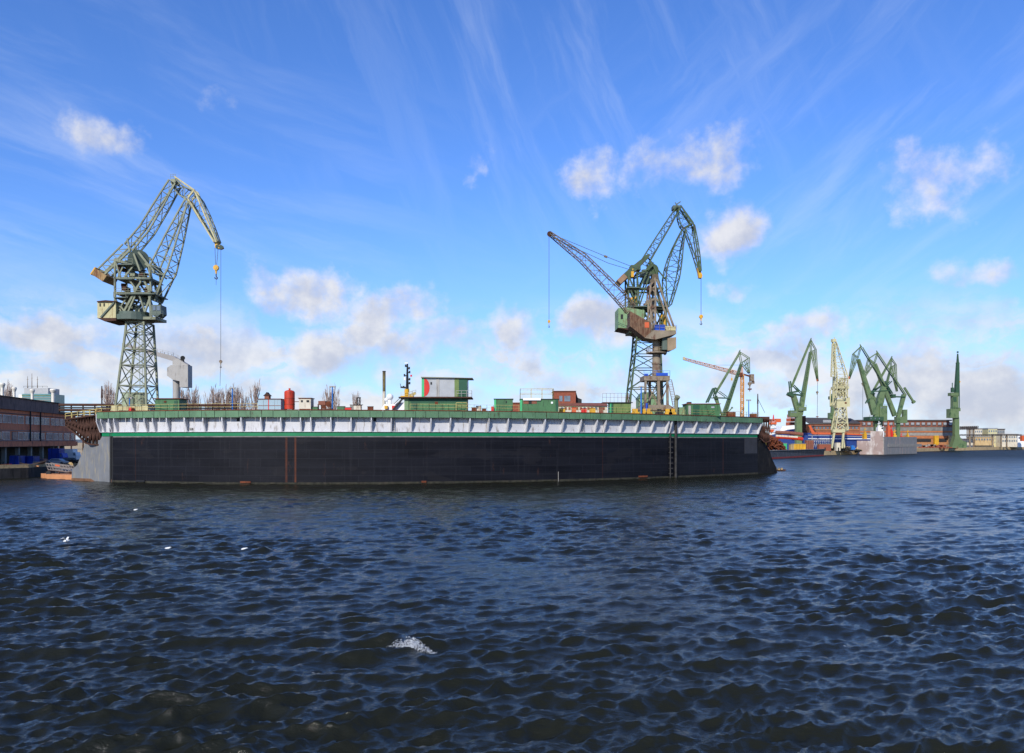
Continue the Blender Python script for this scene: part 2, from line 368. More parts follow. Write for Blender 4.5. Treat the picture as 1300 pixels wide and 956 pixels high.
    for (fx, fy, L_, W_, an) in ((-3.85,30.55,.62,.34,-.5),(-3.2,30.2,.7,.14,-.6),(-4.6,30.9,.5,.12,.1),(-3.0,29.9,.5,.12,-.6),(3.05,33.4,.3,.1,-.3),(13.0,30.5,.28,.09,-.2),(-9.7,33.3,.4,.12,.2),(-6.9,27.3,.25,.09,-.2),(-12.6,39,.35,.12,-.2),(9.6,45,.3,.1,0),(14.3,52,.5,.12,0),(18,34.5,.35,.1,0)):
        u = (X-fx)*math.cos(an)+(Y-fy)*math.sin(an); v = -(X-fx)*math.sin(an)+(Y-fy)*math.cos(an); fo = np.maximum(fo, 1.12*np.exp(-(u/L_)**2-(v/W_)**2))
    at = me.attributes.new('foam', 'FLOAT', 'POINT'); at.data.foreach_set('value', np.concatenate([fo.ravel(), np.zeros(4)]).astype(np.float32))
    o = bpy.data.objects.new('water', me); COL.objects.link(o); o['kind'] = 'structure'
    m = bpy.data.materials.new('water'); m.use_nodes = True; t = m.node_tree; b = t.nodes['Principled BSDF']
    b.inputs['Base Color'].default_value = (.0125, .0130, .0065, 1);  b.inputs['IOR'].default_value = 1.333
    tcn = t.nodes.new('ShaderNodeTexCoord')
    def nn(s, sx, sy, det, rz):
        mp = t.nodes.new('ShaderNodeMapping'); mp.inputs['Scale'].default_value = (sx, sy, 1); mp.inputs['Rotation'].default_value = (0,0,rz)
        t.links.new(tcn.outputs['Object'], mp.inputs['Vector']); x = t.nodes.new('ShaderNodeTexNoise'); x.inputs['Scale'].default_value = s; x.inputs['Detail'].default_value = det; x.inputs['Roughness'].default_value = .68
        t.links.new(mp.outputs[0], x.inputs['Vector']); return x.outputs['Fac']
    sy = t.nodes.new('ShaderNodeSeparateXYZ'); t.links.new(tcn.outputs['Object'], sy.inputs[0])
    rg = t.nodes.new('ShaderNodeMapRange'); rg.inputs[1].default_value = 50; rg.inputs[2].default_value = 420; rg.inputs[3].default_value = .07; rg.inputs[4].default_value = .5; t.links.new(sy.outputs[1], rg.inputs[0]); t.links.new(rg.outputs[0], b.inputs['Roughness'])
    sg = t.nodes.new('ShaderNodeMapRange'); sg.inputs[1].default_value = 60; sg.inputs[2].default_value = 420; sg.inputs[3].default_value = .42; sg.inputs[4].default_value = .2; t.links.new(sy.outputs[1], sg.inputs[0]); gmp = t.nodes.new('ShaderNodeMapping'); gmp.inputs['Scale'].default_value = (.22, .07, 1); t.links.new(tcn.outputs['Object'], gmp.inputs['Vector'])
    gn = t.nodes.new('ShaderNodeTexNoise'); gn.inputs['Scale'].default_value = 1; gn.inputs['Detail'].default_value = 6; gn.inputs['Roughness'].default_value = .7; t.links.new(gmp.outputs[0], gn.inputs['Vector'])
    gr = t.nodes.new('ShaderNodeMapRange'); gr.inputs[1].default_value = .36; gr.inputs[2].default_value = .64; gr.inputs[3].default_value = .35; gr.inputs[4].default_value = 1.35; t.links.new(gn.outputs['Fac'], gr.inputs[0])
    gw = t.nodes.new('ShaderNodeMapRange'); gw.inputs[1].default_value = 60; gw.inputs[2].default_value = 160; t.links.new(sy.outputs[1], gw.inputs[0])
    gx = t.nodes.new('ShaderNodeMix'); gx.inputs[2].default_value = 1; t.links.new(gw.outputs[0], gx.inputs[0]); t.links.new(gr.outputs[0], gx.inputs[3])
    gm = t.nodes.new('ShaderNodeMath'); gm.operation = 'MULTIPLY'; t.links.new(sg.outputs[0], gm.inputs[0]); t.links.new(gx.outputs[0], gm.inputs[1]); t.links.new(gm.outputs[0], b.inputs['Specular IOR Level'])
    a1 = nn(5, .5, 1, 6, .2); a2 = nn(.5, .55, 1, 4, -.2)
    b1 = t.nodes.new('ShaderNodeBump'); b1.inputs['Strength'].default_value = 1; b1.inputs['Distance'].default_value = .04; t.links.new(a1, b1.inputs['Height'])
    b2 = t.nodes.new('ShaderNodeBump'); b2.inputs['Strength'].default_value = 1; b2.inputs['Distance'].default_value = .28; t.links.new(a2, b2.inputs['Height']); t.links.new(b1.outputs[0], b2.inputs['Normal'])
    t.links.new(b2.outputs[0], b.inputs['Normal']); t.links.new(gw.outputs[0], b2.inputs['Strength'])
    fa = t.nodes.new('ShaderNodeAttribute'); fa.attribute_name = 'foam'
    fn = t.nodes.new('ShaderNodeTexNoise'); fn.inputs['Scale'].default_value = 13; fn.inputs['Detail'].default_value = 9; fn.inputs['Roughness'].default_value = .78; t.links.new(tcn.outputs['Object'], fn.inputs['Vector'])
    ml = t.nodes.new('ShaderNodeMath'); ml.operation = 'MULTIPLY'; t.links.new(fa.outputs['Fac'], ml.inputs[0]); t.links.new(fn.outputs['Fac'], ml.inputs[1])
    mr = t.nodes.new('ShaderNodeMapRange'); mr.inputs[1].default_value = .40; mr.inputs[2].default_value = .60; t.links.new(ml.outputs[0], mr.inputs[0])
    fd = t.nodes.new('ShaderNodeBsdfDiffuse'); fd.inputs[0].default_value = (.62,.63,.62,1)
    mxs = t.nodes.new('ShaderNodeMixShader'); t.links.new(mr.outputs[0], mxs.inputs[0]); t.links.new(b.outputs[0], mxs.inputs[1]); t.links.new(fd.outputs[0], mxs.inputs[2])
    t.links.new(mxs.outputs[0], t.nodes['Material Output'].inputs['Surface'])
    me.materials.append(m)
    return Xo, Yo, Zo
WX, WY, WZ = water()
def wz(x, y):
    d = (WX-x)**2+(WY-y)**2; return float(WZ.ravel()[d.argmin()])
# ------------------------------------------------------------------ floating dock (outer wing wall follows a shallow curve)
_px = np.array([92,140,200,330,430,550,620,700,820,860,900,975,985.]); _py = np.array([610.3,611.8,613.3,615,615,613.7,612.6,611,607.8,606.3,604.4,601,600.3])
_cf = np.polyfit(_px-540, F*H/(_py-HY), 4)
def cd(px): return float(np.polyval(_cf, px-540))
def cpt(px): d = cd(px); return V(((px-CX)*d/F, d, 0))
def cn(px):
    t = cpt(px+2)-cpt(px-2); t.z = 0; t.normalize(); return V((-t.y, t.x, 0))     # points away from the eye, into the dock
ZT, ZG, ZW, ZS = 13.65, 12.42, 9.7, 8.95
OH = 1.3                                             # walkway overhang
def strip(mb, pxs, z0, z1, off=0, uvs=None):
    k = len(mb.v)
    for p in pxs:
        c = cpt(p)+cn(p)*off; mb.v += [(c.x,c.y,z0),(c.x,c.y,z1)]
    for i in range(len(pxs)-1): a = k+2*i; mb.f.append((a,a+2,a+3,a+1))
def slab(mb, pxs, o0, o1, z0, z1, caps=True):
    """solid that follows the curve between offsets o0<o1 and heights z0<z1"""
    k = len(mb.v)
    for p in pxs:
        c, n = cpt(p), cn(p)
        for o, z in ((o0,z0),(o1,z0),(o1,z1),(o0,z1)): q = c+n*o; mb.v.append((q.x,q.y,z))
    for i in range(len(pxs)-1):
        a = k+4*i
        for j in range(4): mb.f.append((a+j, a+(j+1)%4, a+4+(j+1)%4, a+4+j))
    mb.f.append((k,k+1,k+2,k+3)); a = k+4*(len(pxs)-1); mb.f.append((a+3,a+2,a+1,a))
    return mb
def lin(a, b, n): return list(np.linspace(a, b, n))
dock = thing('floating_dock', 'long black floating dock with white upper band and green stripe lying across the harbour', 'floating dock', tuple(cpt(540)))
# hull paint: navy black plates with seams, pale scuffs and a few rust runs; u = metres along the hull, v = height
hm = bpy.data.materials.new('hull_black'); hm.use_nodes = True; t_ = hm.node_tree
hb = t_.nodes['Principled BSDF']; hb.inputs['Roughness'].default_value = .55; hb.inputs['Specular IOR Level'].default_value = .12
def hn(ty, **k):
    n = t_.nodes.new(ty)
    for a, b in k.items(): setattr(n, a, b)
    return n
uvn = hn('ShaderNodeUVMap'); uvn.uv_map = 'UVMap'
def hnoise(sx, sy, sc, det=6, ro=.6):
    mp = hn('ShaderNodeMapping'); mp.inputs['Scale'].default_value = (sx, sy, 1); t_.links.new(uvn.outputs[0], mp.inputs[0])
    x = hn('ShaderNodeTexNoise'); x.inputs['Scale'].default_value = sc; x.inputs['Detail'].default_value = det; x.inputs['Roughness'].default_value = ro; t_.links.new(mp.outputs[0], x.inputs[0]); return x.outputs['Fac']
def hrange(s, a, b, lo=0, hi=1):
    x = hn('ShaderNodeMapRange'); 
    for i, v in ((1,a),(2,b),(3,lo),(4,hi)): x.inputs[i].default_value = v
    t_.links.new(s, x.inputs[0]); return x.outputs[0]
def hmix(f, a, b):
    x = hn('ShaderNodeMix'); x.data_type = 'RGBA'
    for i, v in ((0,f),(6,a),(7,b)):
        if isinstance(v, (int,float,tuple)): x.inputs[i].default_value = v
        else: t_.links.new(v, x.inputs[i])
    return x.outputs[2]
def hmul(a, b):
    x = hn('ShaderNodeMath'); x.operation = 'MULTIPLY'
    for i, v in enumerate((a, b)):
        if isinstance(v, (int,float)): x.inputs[i].default_value = v
        else: t_.links.new(v, x.inputs[i])
    return x.outputs[0]
c = hmix(hrange(hnoise(.15,1,.5), .35, .65), (.004,.0042,.0065,1), (.008,.0085,.0125,1))
c = hmix(hrange(hnoise(.06,4,.6,7,.7), .54, .75, 0, .55), c, (.022,.023,.026,1))            # horizontal scuffs
c = hmix(hrange(hnoise(3,.12,.5,7,.7), .54, .75, 0, .6), c, (.022,.022,.026,1))              # vertical streaks
br = hn('ShaderNodeTexBrick'); br.inputs['Scale'].default_value = 1; br.inputs['Brick Width'].default_value = 6; br.inputs['Row Height'].default_value = 1.6; br.inputs['Mortar Size'].default_value = .035
br.inputs['Color1'].default_value = (0,0,0,1); br.inputs['Color2'].default_value = (.25,.25,.25,1); br.inputs['Mortar'].default_value = (1,1,1,1); t_.links.new(uvn.outputs[0], br.inputs[0])
c = hmix(hmul(br.outputs['Color'], .55), c, (.025,.025,.03,1))
c = hmix(hmul(hrange(hnoise(.9,.25,.7,8,.7), .62, .74), .6), c, S(86,58,46))
c = hmix(hrange(hnoise(.12,.3,.9,4,.5), .60, .62, 0, .45), c, (.016,.015,.017,1))           # touched-up patches
c = hmix(hrange(hnoise(6,.35,.8,5,.8), .64, .78, 0, .35), c, (.07,.055,.042,1))               # rust blooms
def run(u0, wd, amt):
    global c
    sx = hn('ShaderNodeSeparateXYZ'); t_.links.new(uvn.outputs[0], sx.inputs[0])
    s = hn('ShaderNodeMath'); s.operation = 'SUBTRACT'; s.inputs[1].default_value = u0; t_.links.new(sx.outputs[0], s.inputs[0])
    a = hn('ShaderNodeMath'); a.operation = 'ABSOLUTE'; t_.links.new(s.outputs[0], a.inputs[0])
    f = hmul(hmul(hrange(a.outputs[0], wd, wd*.3), hrange(hnoise(1,.5,1.2), .3, .6, .4, 1)), amt)
    c = hmix(f, c, S(128,72,44))
ARC = {}
def arc(px):
    xs = np.linspace(92, px, 200); pts = np.array([cpt(p)[:2] for p in xs]); return float(np.sqrt((np.diff(pts, axis=0)**2).sum(1)).sum())
run(arc(363.5), .28, .42); run(arc(375), .24, .55); run(arc(172), .1, .15); run(arc(765), .12, .15); run(arc(918), .12, .4)
t_.links.new(c, hb.inputs['Base Color'])
bb = hn('ShaderNodeBump'); bb.inputs['Strength'].default_value = .35; bb.inputs['Distance'].default_value = .12; t_.links.new(hnoise(.25,.5,1.0,3), bb.inputs['Height']); t_.links.new(bb.outputs[0], hb.inputs['Normal'])
def uvwall(o, pxs, cols):
    me = o.data; uv = me.uv_layers.new(name='UVMap'); a = {}
    for i, p in enumerate(pxs): a[i] = arc(p)
    nv = cols
    for lp in me.loops:
        vi = lp.vertex_index; uv.data[lp.index].uv = (a[min(vi//nv, len(pxs)-1)], me.vertices[vi].co.z)
PX = lin(143, 962, 140)
mb = MB(); strip(mb, PX, -2, ZS); o = mb.build('hull_side', hm, dock); uvwall(o, PX, 2)
# right-hand end: the lower hull runs on and slants in towards its top
mb = MB(); q = [(962,-2),(988,-2),(986,1.2),(981,3.2),(977,5.6),(970,8),(962,8.1)]
poly = [cpt(p)+V((0,0,z)) for p, z in q]; mb.prism(poly, cn(970)*9); mb.build('stern_fairing', mat('fairing_black', S(30,29,29), .7, var=.3, scale=.8, dirt=S(60,54,48), damt=.3, dscale=.35, streak=4, spec=.15), dock)
mb = MB(); slab(mb, lin(945,961,6), -.04, -.01, 5.0, 8.6); mb.build('repaired_plate', mat('repair_grey', S(58,58,62), .7, var=.2), dock, 'dull grey repaired plate near the right end')
# left-hand end: bare grey section with slanted edge, dark gap between it and the black plates
mb = MB(); q = [(140,-2),(90,-2),(91.5,2.2),(98,3.2),(104,5.6),(108,7.6),(109,8.1),(127,8.2),(131,9.4),(140,9.4)]
poly = [cpt(p)+V((0,0,z)) for p, z in q]; mb.prism(poly, cn(120)*7); mb.build('end_section', 'grey2', dock, 'weathered grey end section of the hull')
mb = MB(); q = [(88,-2),(143,-2),(143,.5),(91,.55)]; mb.prism([cpt(p)-cn(120)*.03+V((0,0,z)) for p, z in q], cn(120)*.02); mb.build('waterline_band', mat('rust_waterline', S(116,84,60), .85, var=.4, scale=.8), dock)
mb = MB(); slab(mb, [139.5,143.2], .35, 3, -2, 9.4); mb.bar(cpt(140.3)+V((0,0,-1)), cpt(140.3)+V((0,0,10.6)), .25); mb.bar(cpt(142.6)+V((0,0,-1)), cpt(142.6)+V((0,0,10.6)), .2); mb.build('fender_recess', 'black', dock)
PA = lin(129, 963, 140)
mb = MB(); slab(mb, PA, 0.0, 8.5, ZW, ZG+.9); mb.build('upper_wall', 'white', dock)
mb = MB(); slab(mb, lin(130,961,140), -.10, 1, ZS, ZW); mb.build('painted_stripe', 'stripe', dock)
mb = MB(); slab(mb, lin(144,961,140), -.06, .5, ZS-.22, ZS-.002); mb.build('rubbing_strip', mat('rub_strip', S(128,126,120), .7, var=.3, scale=.8), dock)
mb = MB(); slab(mb, PX, -.03, .02, -1.2, .38); mb.build('tide_band', mat('tide_weed', S(48,47,36), .9, var=.6, scale=1.4, dirt=S(66,60,48), damt=.4, dscale=.8, streak=2), dock)
mb = MB(); slab(mb, PX, .3, 8.5, -2, ZS-.3); mb.build('wing_wall', 'dark', dock)
# overhanging walkway: edge plates with thin gaps, deck
mb = MB(); js = []; p = 130.
while p < 961: js.append(p); p += random.choice([14,14.5,15,16,16,12.5])*(1.0 if p < 700 else .86)
js.append(962.5)
for a, b in zip(js, js[1:]):
    wv_ = random.uniform(-.03,.03)
    slab(mb, lin(a+.25, b-.25, 4), -OH+wv_, -OH+.12+wv_, ZG+random.uniform(-.04,.04), ZT)
mb.build('edge_plating', 'coam', dock)
mb = MB(); slab(mb, lin(129,963,140), -OH+.2, 9.3, ZG+.95, ZT-.12); mb.build('walkway_deck', 'drust', dock)
mb = MB(); slab(mb, lin(129,963,140), -OH-.08, -OH+.2, ZT+.002, ZT+.14); mb.build('deck_edge_rail', 'rust', dock)
RB = [129,134.5,144,150.7,172.5,188.7,199,216.5,239,262,285.6,309.3,333.7,358.6,383.2,396,421,446.3,471.6,496.5,521.8,546.2,570.8,595.1,618.8,643.1,667.1,689.3,712.3,734.6,754.6,765.8,786.9,806.3,825.8,844.6,848.7,862.3,880,898,915,931.8,948.5,961.5]
for p in RB:
    c0, n0 = cpt(p), cn(p); tt = V((n0.y,-n0.x,0))*.09
    prof = [c0-n0*(OH-.1)+V((0,0,ZG+.9)), c0+n0*.05+V((0,0,ZG+.9)), c0+n0*.05+V((0,0,ZW+.02)), c0-n0*.30+V((0,0,ZW+.02)), c0-n0*(OH-.15)+V((0,0,ZG-.5))]
    m2 = MB(); m2.prism([q-tt for q in prof], tt*2)
    # flange along the slanted edge
    fl = V((n0.y,-n0.x,0))
    m2.bar(c0-n0*.32+V((0,0,ZW+.03)), c0-n0*(OH-.13)+V((0,0,ZG-.5)), .26, .08, up=n0)
    m2.build('bracket', 'white', dock)
mb = MB(); slab(mb, lin(129.5,962,140), -.34, -.004, ZW+.002, ZW+.09); mb.build('ledge', 'white', dock)
for p in (193, 302.5, 476, 668.7, 812):
    m2 = MB(); c0, n0 = cpt(p), cn(p); tt = V((n0.y,-n0.x,0)); m2.box(c0-n0*.06+V((0,0,ZG-.45)), (.5,.1,.62), (tt, n0, V((0,0,1)))); m2.build('scupper', 'black', dock)
m2 = MB()
for p in (498.5, 739):
    c0, n0 = cpt(p), cn(p); tt = V((n0.y,-n0.x,0))
    m2 = MB()
    for s_ in (-.35,.35): m2.bar(c0-n0*.25+tt*s_+V((0,0,ZW+.1)), c0-n0*.25+tt*s_+V((0,0,ZG+.3)), .08)
    for k in range(9): z = ZW+.3+k*.32; m2.bar(c0-n0*.25-tt*.35+V((0,0,z)), c0-n0*.25+tt*.35+V((0,0,z)), .06)
    m2.build('ladder', 'grey', dock)
# vertical pipes: bright pair at 850-857, thin one at 708, broken guides
m2 = MB()
for p in (849.5, 856.5): c0 = cpt(p)-cn(p)*.35; m2.cyl(c0+V((0,0,-1)), c0+V((0,0,ZG+.9)), .16 if p < 852 else .3, n=8)
for k in range(8): c0 = cpt(850)-cn(850)*.35; z = .9+k*1.15; m2.box(c0+V((0,0,z)), (.9,.3,.14))
m2.build('fender_pile', mat('pile_grey', S(52,50,48), .7, var=.4, scale=1.5), dock)
for p, z in ((708.5,1.9),):
    m2 = MB(); c0 = cpt(p)-cn(p)*.12; m2.cyl(c0+V((0,0,-.5)), c0+V((0,0,z)), .07, n=6); m2.build('pipe', 'conc', dock)
for p, zz, ww, mm in ((179,.35,2.2,'black'),(312,.4,2.0,'rust'),(538,.35,.9,'rust'),(816,.5,2.4,'rust'),(243,7.1,1.4,'conc'),):
    if mm == 'conc': zz = ZW+.6; ww = .7
    m2 = MB(); c0, n0 = cpt(p), cn(p); tt = V((n0.y,-n0.x,0)); m2.box(c0-n0*.1+V((0,0,zz)), (ww,.25,.35), (tt,n0,V((0,0,1)))); m2.build('mooring_fitting', mm, dock)
# pontoon floor and far wing wall
mb = MB(); slab(mb, lin(100,968,60), 8.6, 46, -1.5, 2.2); mb.build('pontoon', 'dark', dock)
mb = MB(); slab(mb, lin(129,962,60), 42, 50, 2.25, ZT-.4); mb.build('far_wing_wall', 'grey2', dock)
# end lattices carrying the outreach platforms
def rnd_lattice(mb, top, bot, dep, n, r, seed):
    R = random.Random(seed)
    def at(a, t): i = min(int(t*(len(a)-1)), len(a)-2); u = t*(len(a)-1)-i; return a[i].lerp(a[i+1], u)
    for y in dep:
        o_ = V((0,y,0))
        for k in range(n):
            t0, t1 = k/n, (k+1)/n
            a, b, c_, d = at(top,t0)+o_, at(top,t1)+o_, at(bot,t0)+o_, at(bot,t1)+o_
            mb.bar(a,b,r*1.3); mb.bar(c_,d,r*1.3); mb.bar(a,c_,r); mb.bar(a,d,r); mb.bar(c_,b,r)
            m0, m1 = a.lerp(c_,.5), b.lerp(d,.5); mb.bar(m0,m1,r*.8)
            if R.random() < .5: mb.bar(m0, b, r*.7)
    for k in range(n+1):
        t = k/n
        for a in (top, bot): mb.bar(at(a,t)+V((0,dep[0],0)), at(a,t)+V((0,dep[-1],0)), r)
DL = cd(129)+.5
mb = MB(); rnd_lattice(mb, [P(83,532.5,DL),P(129,526,DL)], [P(83.5,541,DL),P(98,552,DL),P(110,563.5,DL),P(128,565,DL)], (0,2.2,4.4,6.6), 11, .2, 3)
mb.build('outreach_lattice', 'drust', dock)
mb = MB(); mb.prism([P(83,533,DL),P(83,532.2,DL),P(129,525.6,DL),P(129,526.6,DL)], (0,7,0)); mb.build('outreach_deck', 'rust', dock)
mb = MB(); railing(mb, [P(83,532.2,DL), P(100,529.8,DL), P(129,525.6,DL)], 1.15, 1.3, .09); mb.build('outreach_railing', 'rail', dock); mb = MB(); railing(mb, [P(83,532.2,DL+6.5), P(129,525.6,DL+6.5)], 1.15, 1.3, .09); mb.build('outreach_railing', 'rail', dock)
DR = cd(963)
mb = MB(); rnd_lattice(mb, [P(964,531,DR),P(979,533,DR)], [P(965,556,DR),P(971,562,DR),P(977,560,DR)], (0,3.5,7), 5, .15, 5)
for k in range(5): mb.bar(P(978,534+k*5,DR), P(982+random.random()*4,534+k*5,DR), .12)
mb.build('outreach_lattice', 'drust', dock)
mb = MB(); pb(mb, 965,529,977,536,DR+1,5); mb.build('end_cabin', 'drust', dock)
# railings on the walkway
def dk(px, off=0.): c_ = cpt(px)+cn(px)*off; return V((c_.x,c_.y,ZT))
for a, b in ((130,330),(520,640),(640,663),(706,806),(815,870),(870,962)):
    mb = MB(); railing(mb, [dk(p,-OH+.1) for p in np.arange(a, b+1, 8)], 1.25, 2.1, .055); mb.build('railing', 'rail', dock)
# ------------------------------------------------------------------ big lattice crane on the left
def hook(mb_rope, name_lab=None): pass
def rope(parent, pts, r=.05):
    mb = MB()
    for a, b in zip(pts, pts[1:]): mb.bar(a, b, r)
    return mb.build('rope', 'rope', parent)
def hookblock(parent, c, s, mt='yellow', nm='hook_block'):
    mb = MB(); c = V(c); mb.cyl(c+V((0,-.25*s,0)), c+V((0,.25*s,0)), .55*s, n=10); mb.bar(c, c+V((0,0,-1.2*s)), .55*s, .4*s, .2*s, .2*s)
    o = mb.build(nm, mt, parent); m = MB(); pts = [V((.0,0,-1.2)),V((.0,0,-1.7)),V((.28,0,-2.0)),V((.12,0,-2.3)),V((-.22,0,-2.15)),V((-.28,0,-1.9))]
    for a, b in zip(pts, pts[1:]): m.bar(c+a*s, c+b*s, .16*s)
    m.build('hook', 'dark', o); return o
def tower(parent, D, ys, xl, xr, ydep, mt, rc, rb, leg_lab=None):
    """lattice tower: list of levels (py, px left, px right, depth m); four leg parts + one bracing part"""
    L_ = [(P(xl[i],ys[i],D), P(xr[i],ys[i],D), ydep[i]) for i in range(len(ys))]
    dc = ydep[0]/2
    def cor(i):
        a, b, d = L_[i]; o0 = (ydep[-1]-d)/2
        return [a+V((0,o0,0)), b+V((0,o0,0)), b+V((0,o0+d,0)), a+V((0,o0+d,0))]
    for j in range(4):
        m = MB()
        for i in range(len(ys)-1): m.bar(cor(i)[j], cor(i+1)[j], rc)
        m.build('leg', mt, parent)
    m = MB()
    for i in range(len(ys)):
        C = cor(i)
        for j in range(4): m.bar(C[j], C[(j+1)%4], rb*1.2)
        if i == len(ys)-1: break
        E = cor(i+1)
        for j in range(4):
            k = (j+1)%4
            m.bar(C[j], E[k], rb); m.bar(C[k], E[j], rb)
    m.build('bracing', mt, parent); return cor
D1 = cd(172)+3.5
t = thing('level_luffing_crane', 'tall grey-green lattice crane with yellow hook block on the left end of the dock', 'crane', tuple(P(172,520,D1)))
cor = tower(t, D1, [408,421,443,463,489,516], [159,157.7,155.2,152.6,149.6,146.5], [181,181.8,182.8,183.8,184.7,185.7], [4.2,4.3,4.5,4.8,5.0,5.2], 'cr_grey', .36, .15)
# plan rings / landings inside the tower
for i in (2,3,4):
    m = MB(); C = cor(i); m.bx(C[0].x+.3, C[1].x-.3, C[0].y+.2, C[0].y+1.2, C[0].z-.08, C[0].z); m.build('landing', 'cr_grey', t); m = MB(); m.bx(C[0].x+.3, C[1].x-.3, C[2].y-1.2, C[2].y-.2, C[0].z-.08, C[0].z); m.build('landing', 'cr_grey', t)
m = MB(); C = cor(5); dz = V((0,0,-.4))
for j in range(4): m.bar(C[j]+dz, C[(j+1)%4]+dz, .8, .5)
m.build('portal_beam', 'cr_cream', t)
for j in range(4):
    m = MB(); c_ = V((C[j].x, C[j].y, ZT)); m.box(c_+V((0,0,.75)), (1.2,.9,1.1)); m.cyl(c_+V((-.55,-.3,.32)), c_+V((-.55,.3,.32)), .3); m.cyl(c_+V((.55,-.3,.32)), c_+V((.55,.3,.32)), .3)
    m.build('bogie', 'cr_cream', t)
# turntable
m = MB(); c0 = P(171,405,D1+2.6); m.cyl(c0+V((0,0,-.5)), c0+V((0,0,.5)), 3.7, n=24); m.cyl(c0+V((0,0,.5)), c0+V((0,0,1.1)), 3.2, n=24); m.build('turntable', 'cr_dgrey', t)
m = MB(); pb(m, 142,402,198,405.5, D1+.2, 4.8); m.build('slewing_platform', 'cr_grey', t)
# machinery house
m = MB(); pb(m, 123.5,383,147,404, D1-.5, 5.4); hs = m.build('machinery_house', 'cr_cream', t)
m = MB(); m.prism([P(122.8,383.2,D1-.8),P(148,383.2,D1-.8),P(148,382.2,D1-.8),P(134,381,D1-.8),P(122.8,382.2,D1-.8)], (0,6,0)); m.build('roof', 'drust', hs)
for x in (126.2,131.3,142.5):
    m = MB(); pb(m, x,385,x+1.6,389, D1-.56, .1); m.build('window', 'dark', hs)
m = MB(); m.bar(P(128,403,D1-.6), P(145,384,D1-.6), .3); m.build('stay', 'cr_dgrey', hs)
m = MB(); m.prism([P(123,403.6,D1-.7),P(147.5,403.6,D1-.7),P(147.5,407,D1-.7),P(133,408,D1-.7)], (0,5.6,0)); m.build('underframe', 'drust', hs)
# cab on the right
m = MB(); m.prism([P(192,387,D1),P(204,387,D1),P(204.5,398,D1),P(200,402,D1),P(192,400,D1)], (0,2.6,0)); cb = m.build('cab', 'cr_dgrey', t)
m = MB(); pb(m, 194,388.5,197.5,394, D1-.08, .12); m.build('window', 'glass', cb); m = MB(); pb(m, 199,388.5,203,394, D1-.08, .12); m.build('window', 'glass', cb)
m = MB(); railing(m, [P(191,402,D1-1), P(207,402,D1-1)], 1.1, 1, .07); m.build('railing', 'cr_dgrey', cb)
# superstructure A-frame: posts, decks, diagonals
def frame(parent, name, mt, D, dep, bars, r):
    for dy, rr in ((0,1),(dep,1)):
        m = MB()
        for b in bars: m.bar(P(b[0],b[1],D)+V((0,dy,0)), P(b[2],b[3],D)+V((0,dy,0)), r*(b[4] if len(b) > 4 else 1))
        m.build(name, mt, parent)
frame(t, 'side_frame', 'cr_grey', D1+.3, 4.6, [(146,328,146,404,1),(189,362,192,404,1.2),(146,330,170,337,1.2),(146,378,155,398,.8),(150,384,160,398,.9),(154,402,176,362,1.1),(147,398,166,371,.8),(176,372,184,396,.9),
  (184,396,193,371,1),(162,352,174,369,.9),(182,352,171,371,.9),(182,354,192,374,1.1),(146,353,190,353,1),(146,372,194,372,1),(160,402,172,375,.9),(170,322,178,344,1.0),(176,320,190,338,1.1),(190,336,196,345,1.0),(189,337,192,370,.8),
  (146,330,153,352,.8),(160,330,150,352,.7),(170,337,158,352,.8)], .34)
# cross ties between the two side frames
m = MB()
for (x, y) in ((146,330),(146,353),(146,372),(146,390),(160,353),(176,353),(190,353),(194,372),(176,372),(160,372),(190,337),(170,337),(178,344),(184,396),(152,400)):
    m.bar(P(x,y,D1+.3), P(x,y,D1+.3)+V((0,4.6,0)), .24)
for (a, b) in (((146,330),(170,337)),((146,353),(190,353)),((146,372),(190,372))):
    m.bar(P(*a,D1+.3), P(*b,D1+.3)+V((0,4.6,0)), .18); m.bar(P(*b,D1+.3), P(*a,D1+.3)+V((0,4.6,0)), .18)
m.build('cross_bracing', 'cr_grey', t)
for (x0,x1,y) in ((144,160,377),(150,168,353.5),(176,190,353.5),(146,196,372.5),(150,168,335)):
    m = MB(); pb(m, x0,y,x1,y+1, D1-.4, 6.2); d_ = m.build('platform', 'cr_dgrey', t)
    m = MB(); railing(m, [P(x0,y,D1-.4), P(x1,y,D1-.4)], 1.0, 1.2, .06); m.build('railing', 'cr_grey', d_)
# drums and winches
m = MB(); m.cyl(P(176,330,D1+1.2), P(176,330,D1+2.8), 1.75, n=20); m.cyl(P(176,330,D1+1.0), P(176,330,D1+1.2), 2.0, n=20); m.build('rope_drum', 'cr_dgrey', t)
for (x,y,w_,h_,mt) in ((153,341,5,4,'drust'),(168,348,6,5,'cr_grey'),(179,348,5,5,'drust'),(157,366,6,5,'drust'),(171,366,4,6,'cr_grey'),(187,370,7,3.5,'drust'),(183,382,5,10,'cr_dgrey'),(165,388,6,7,'cr_grey'),(174,394,6,6,'cr_grey'),(194,377,5,6,'cr_dgrey')):
    m = MB(); pb(m, x-w_/2,y-h_/2,x+w_/2,y+h_/2, D1+1.6, 1.9); m.cyl(P(x,y-h_/2,D1+2.4), P(x,y-h_/2,D1+2.4)+V((0,0,.5)), .5); m.build('winch', mt, t)
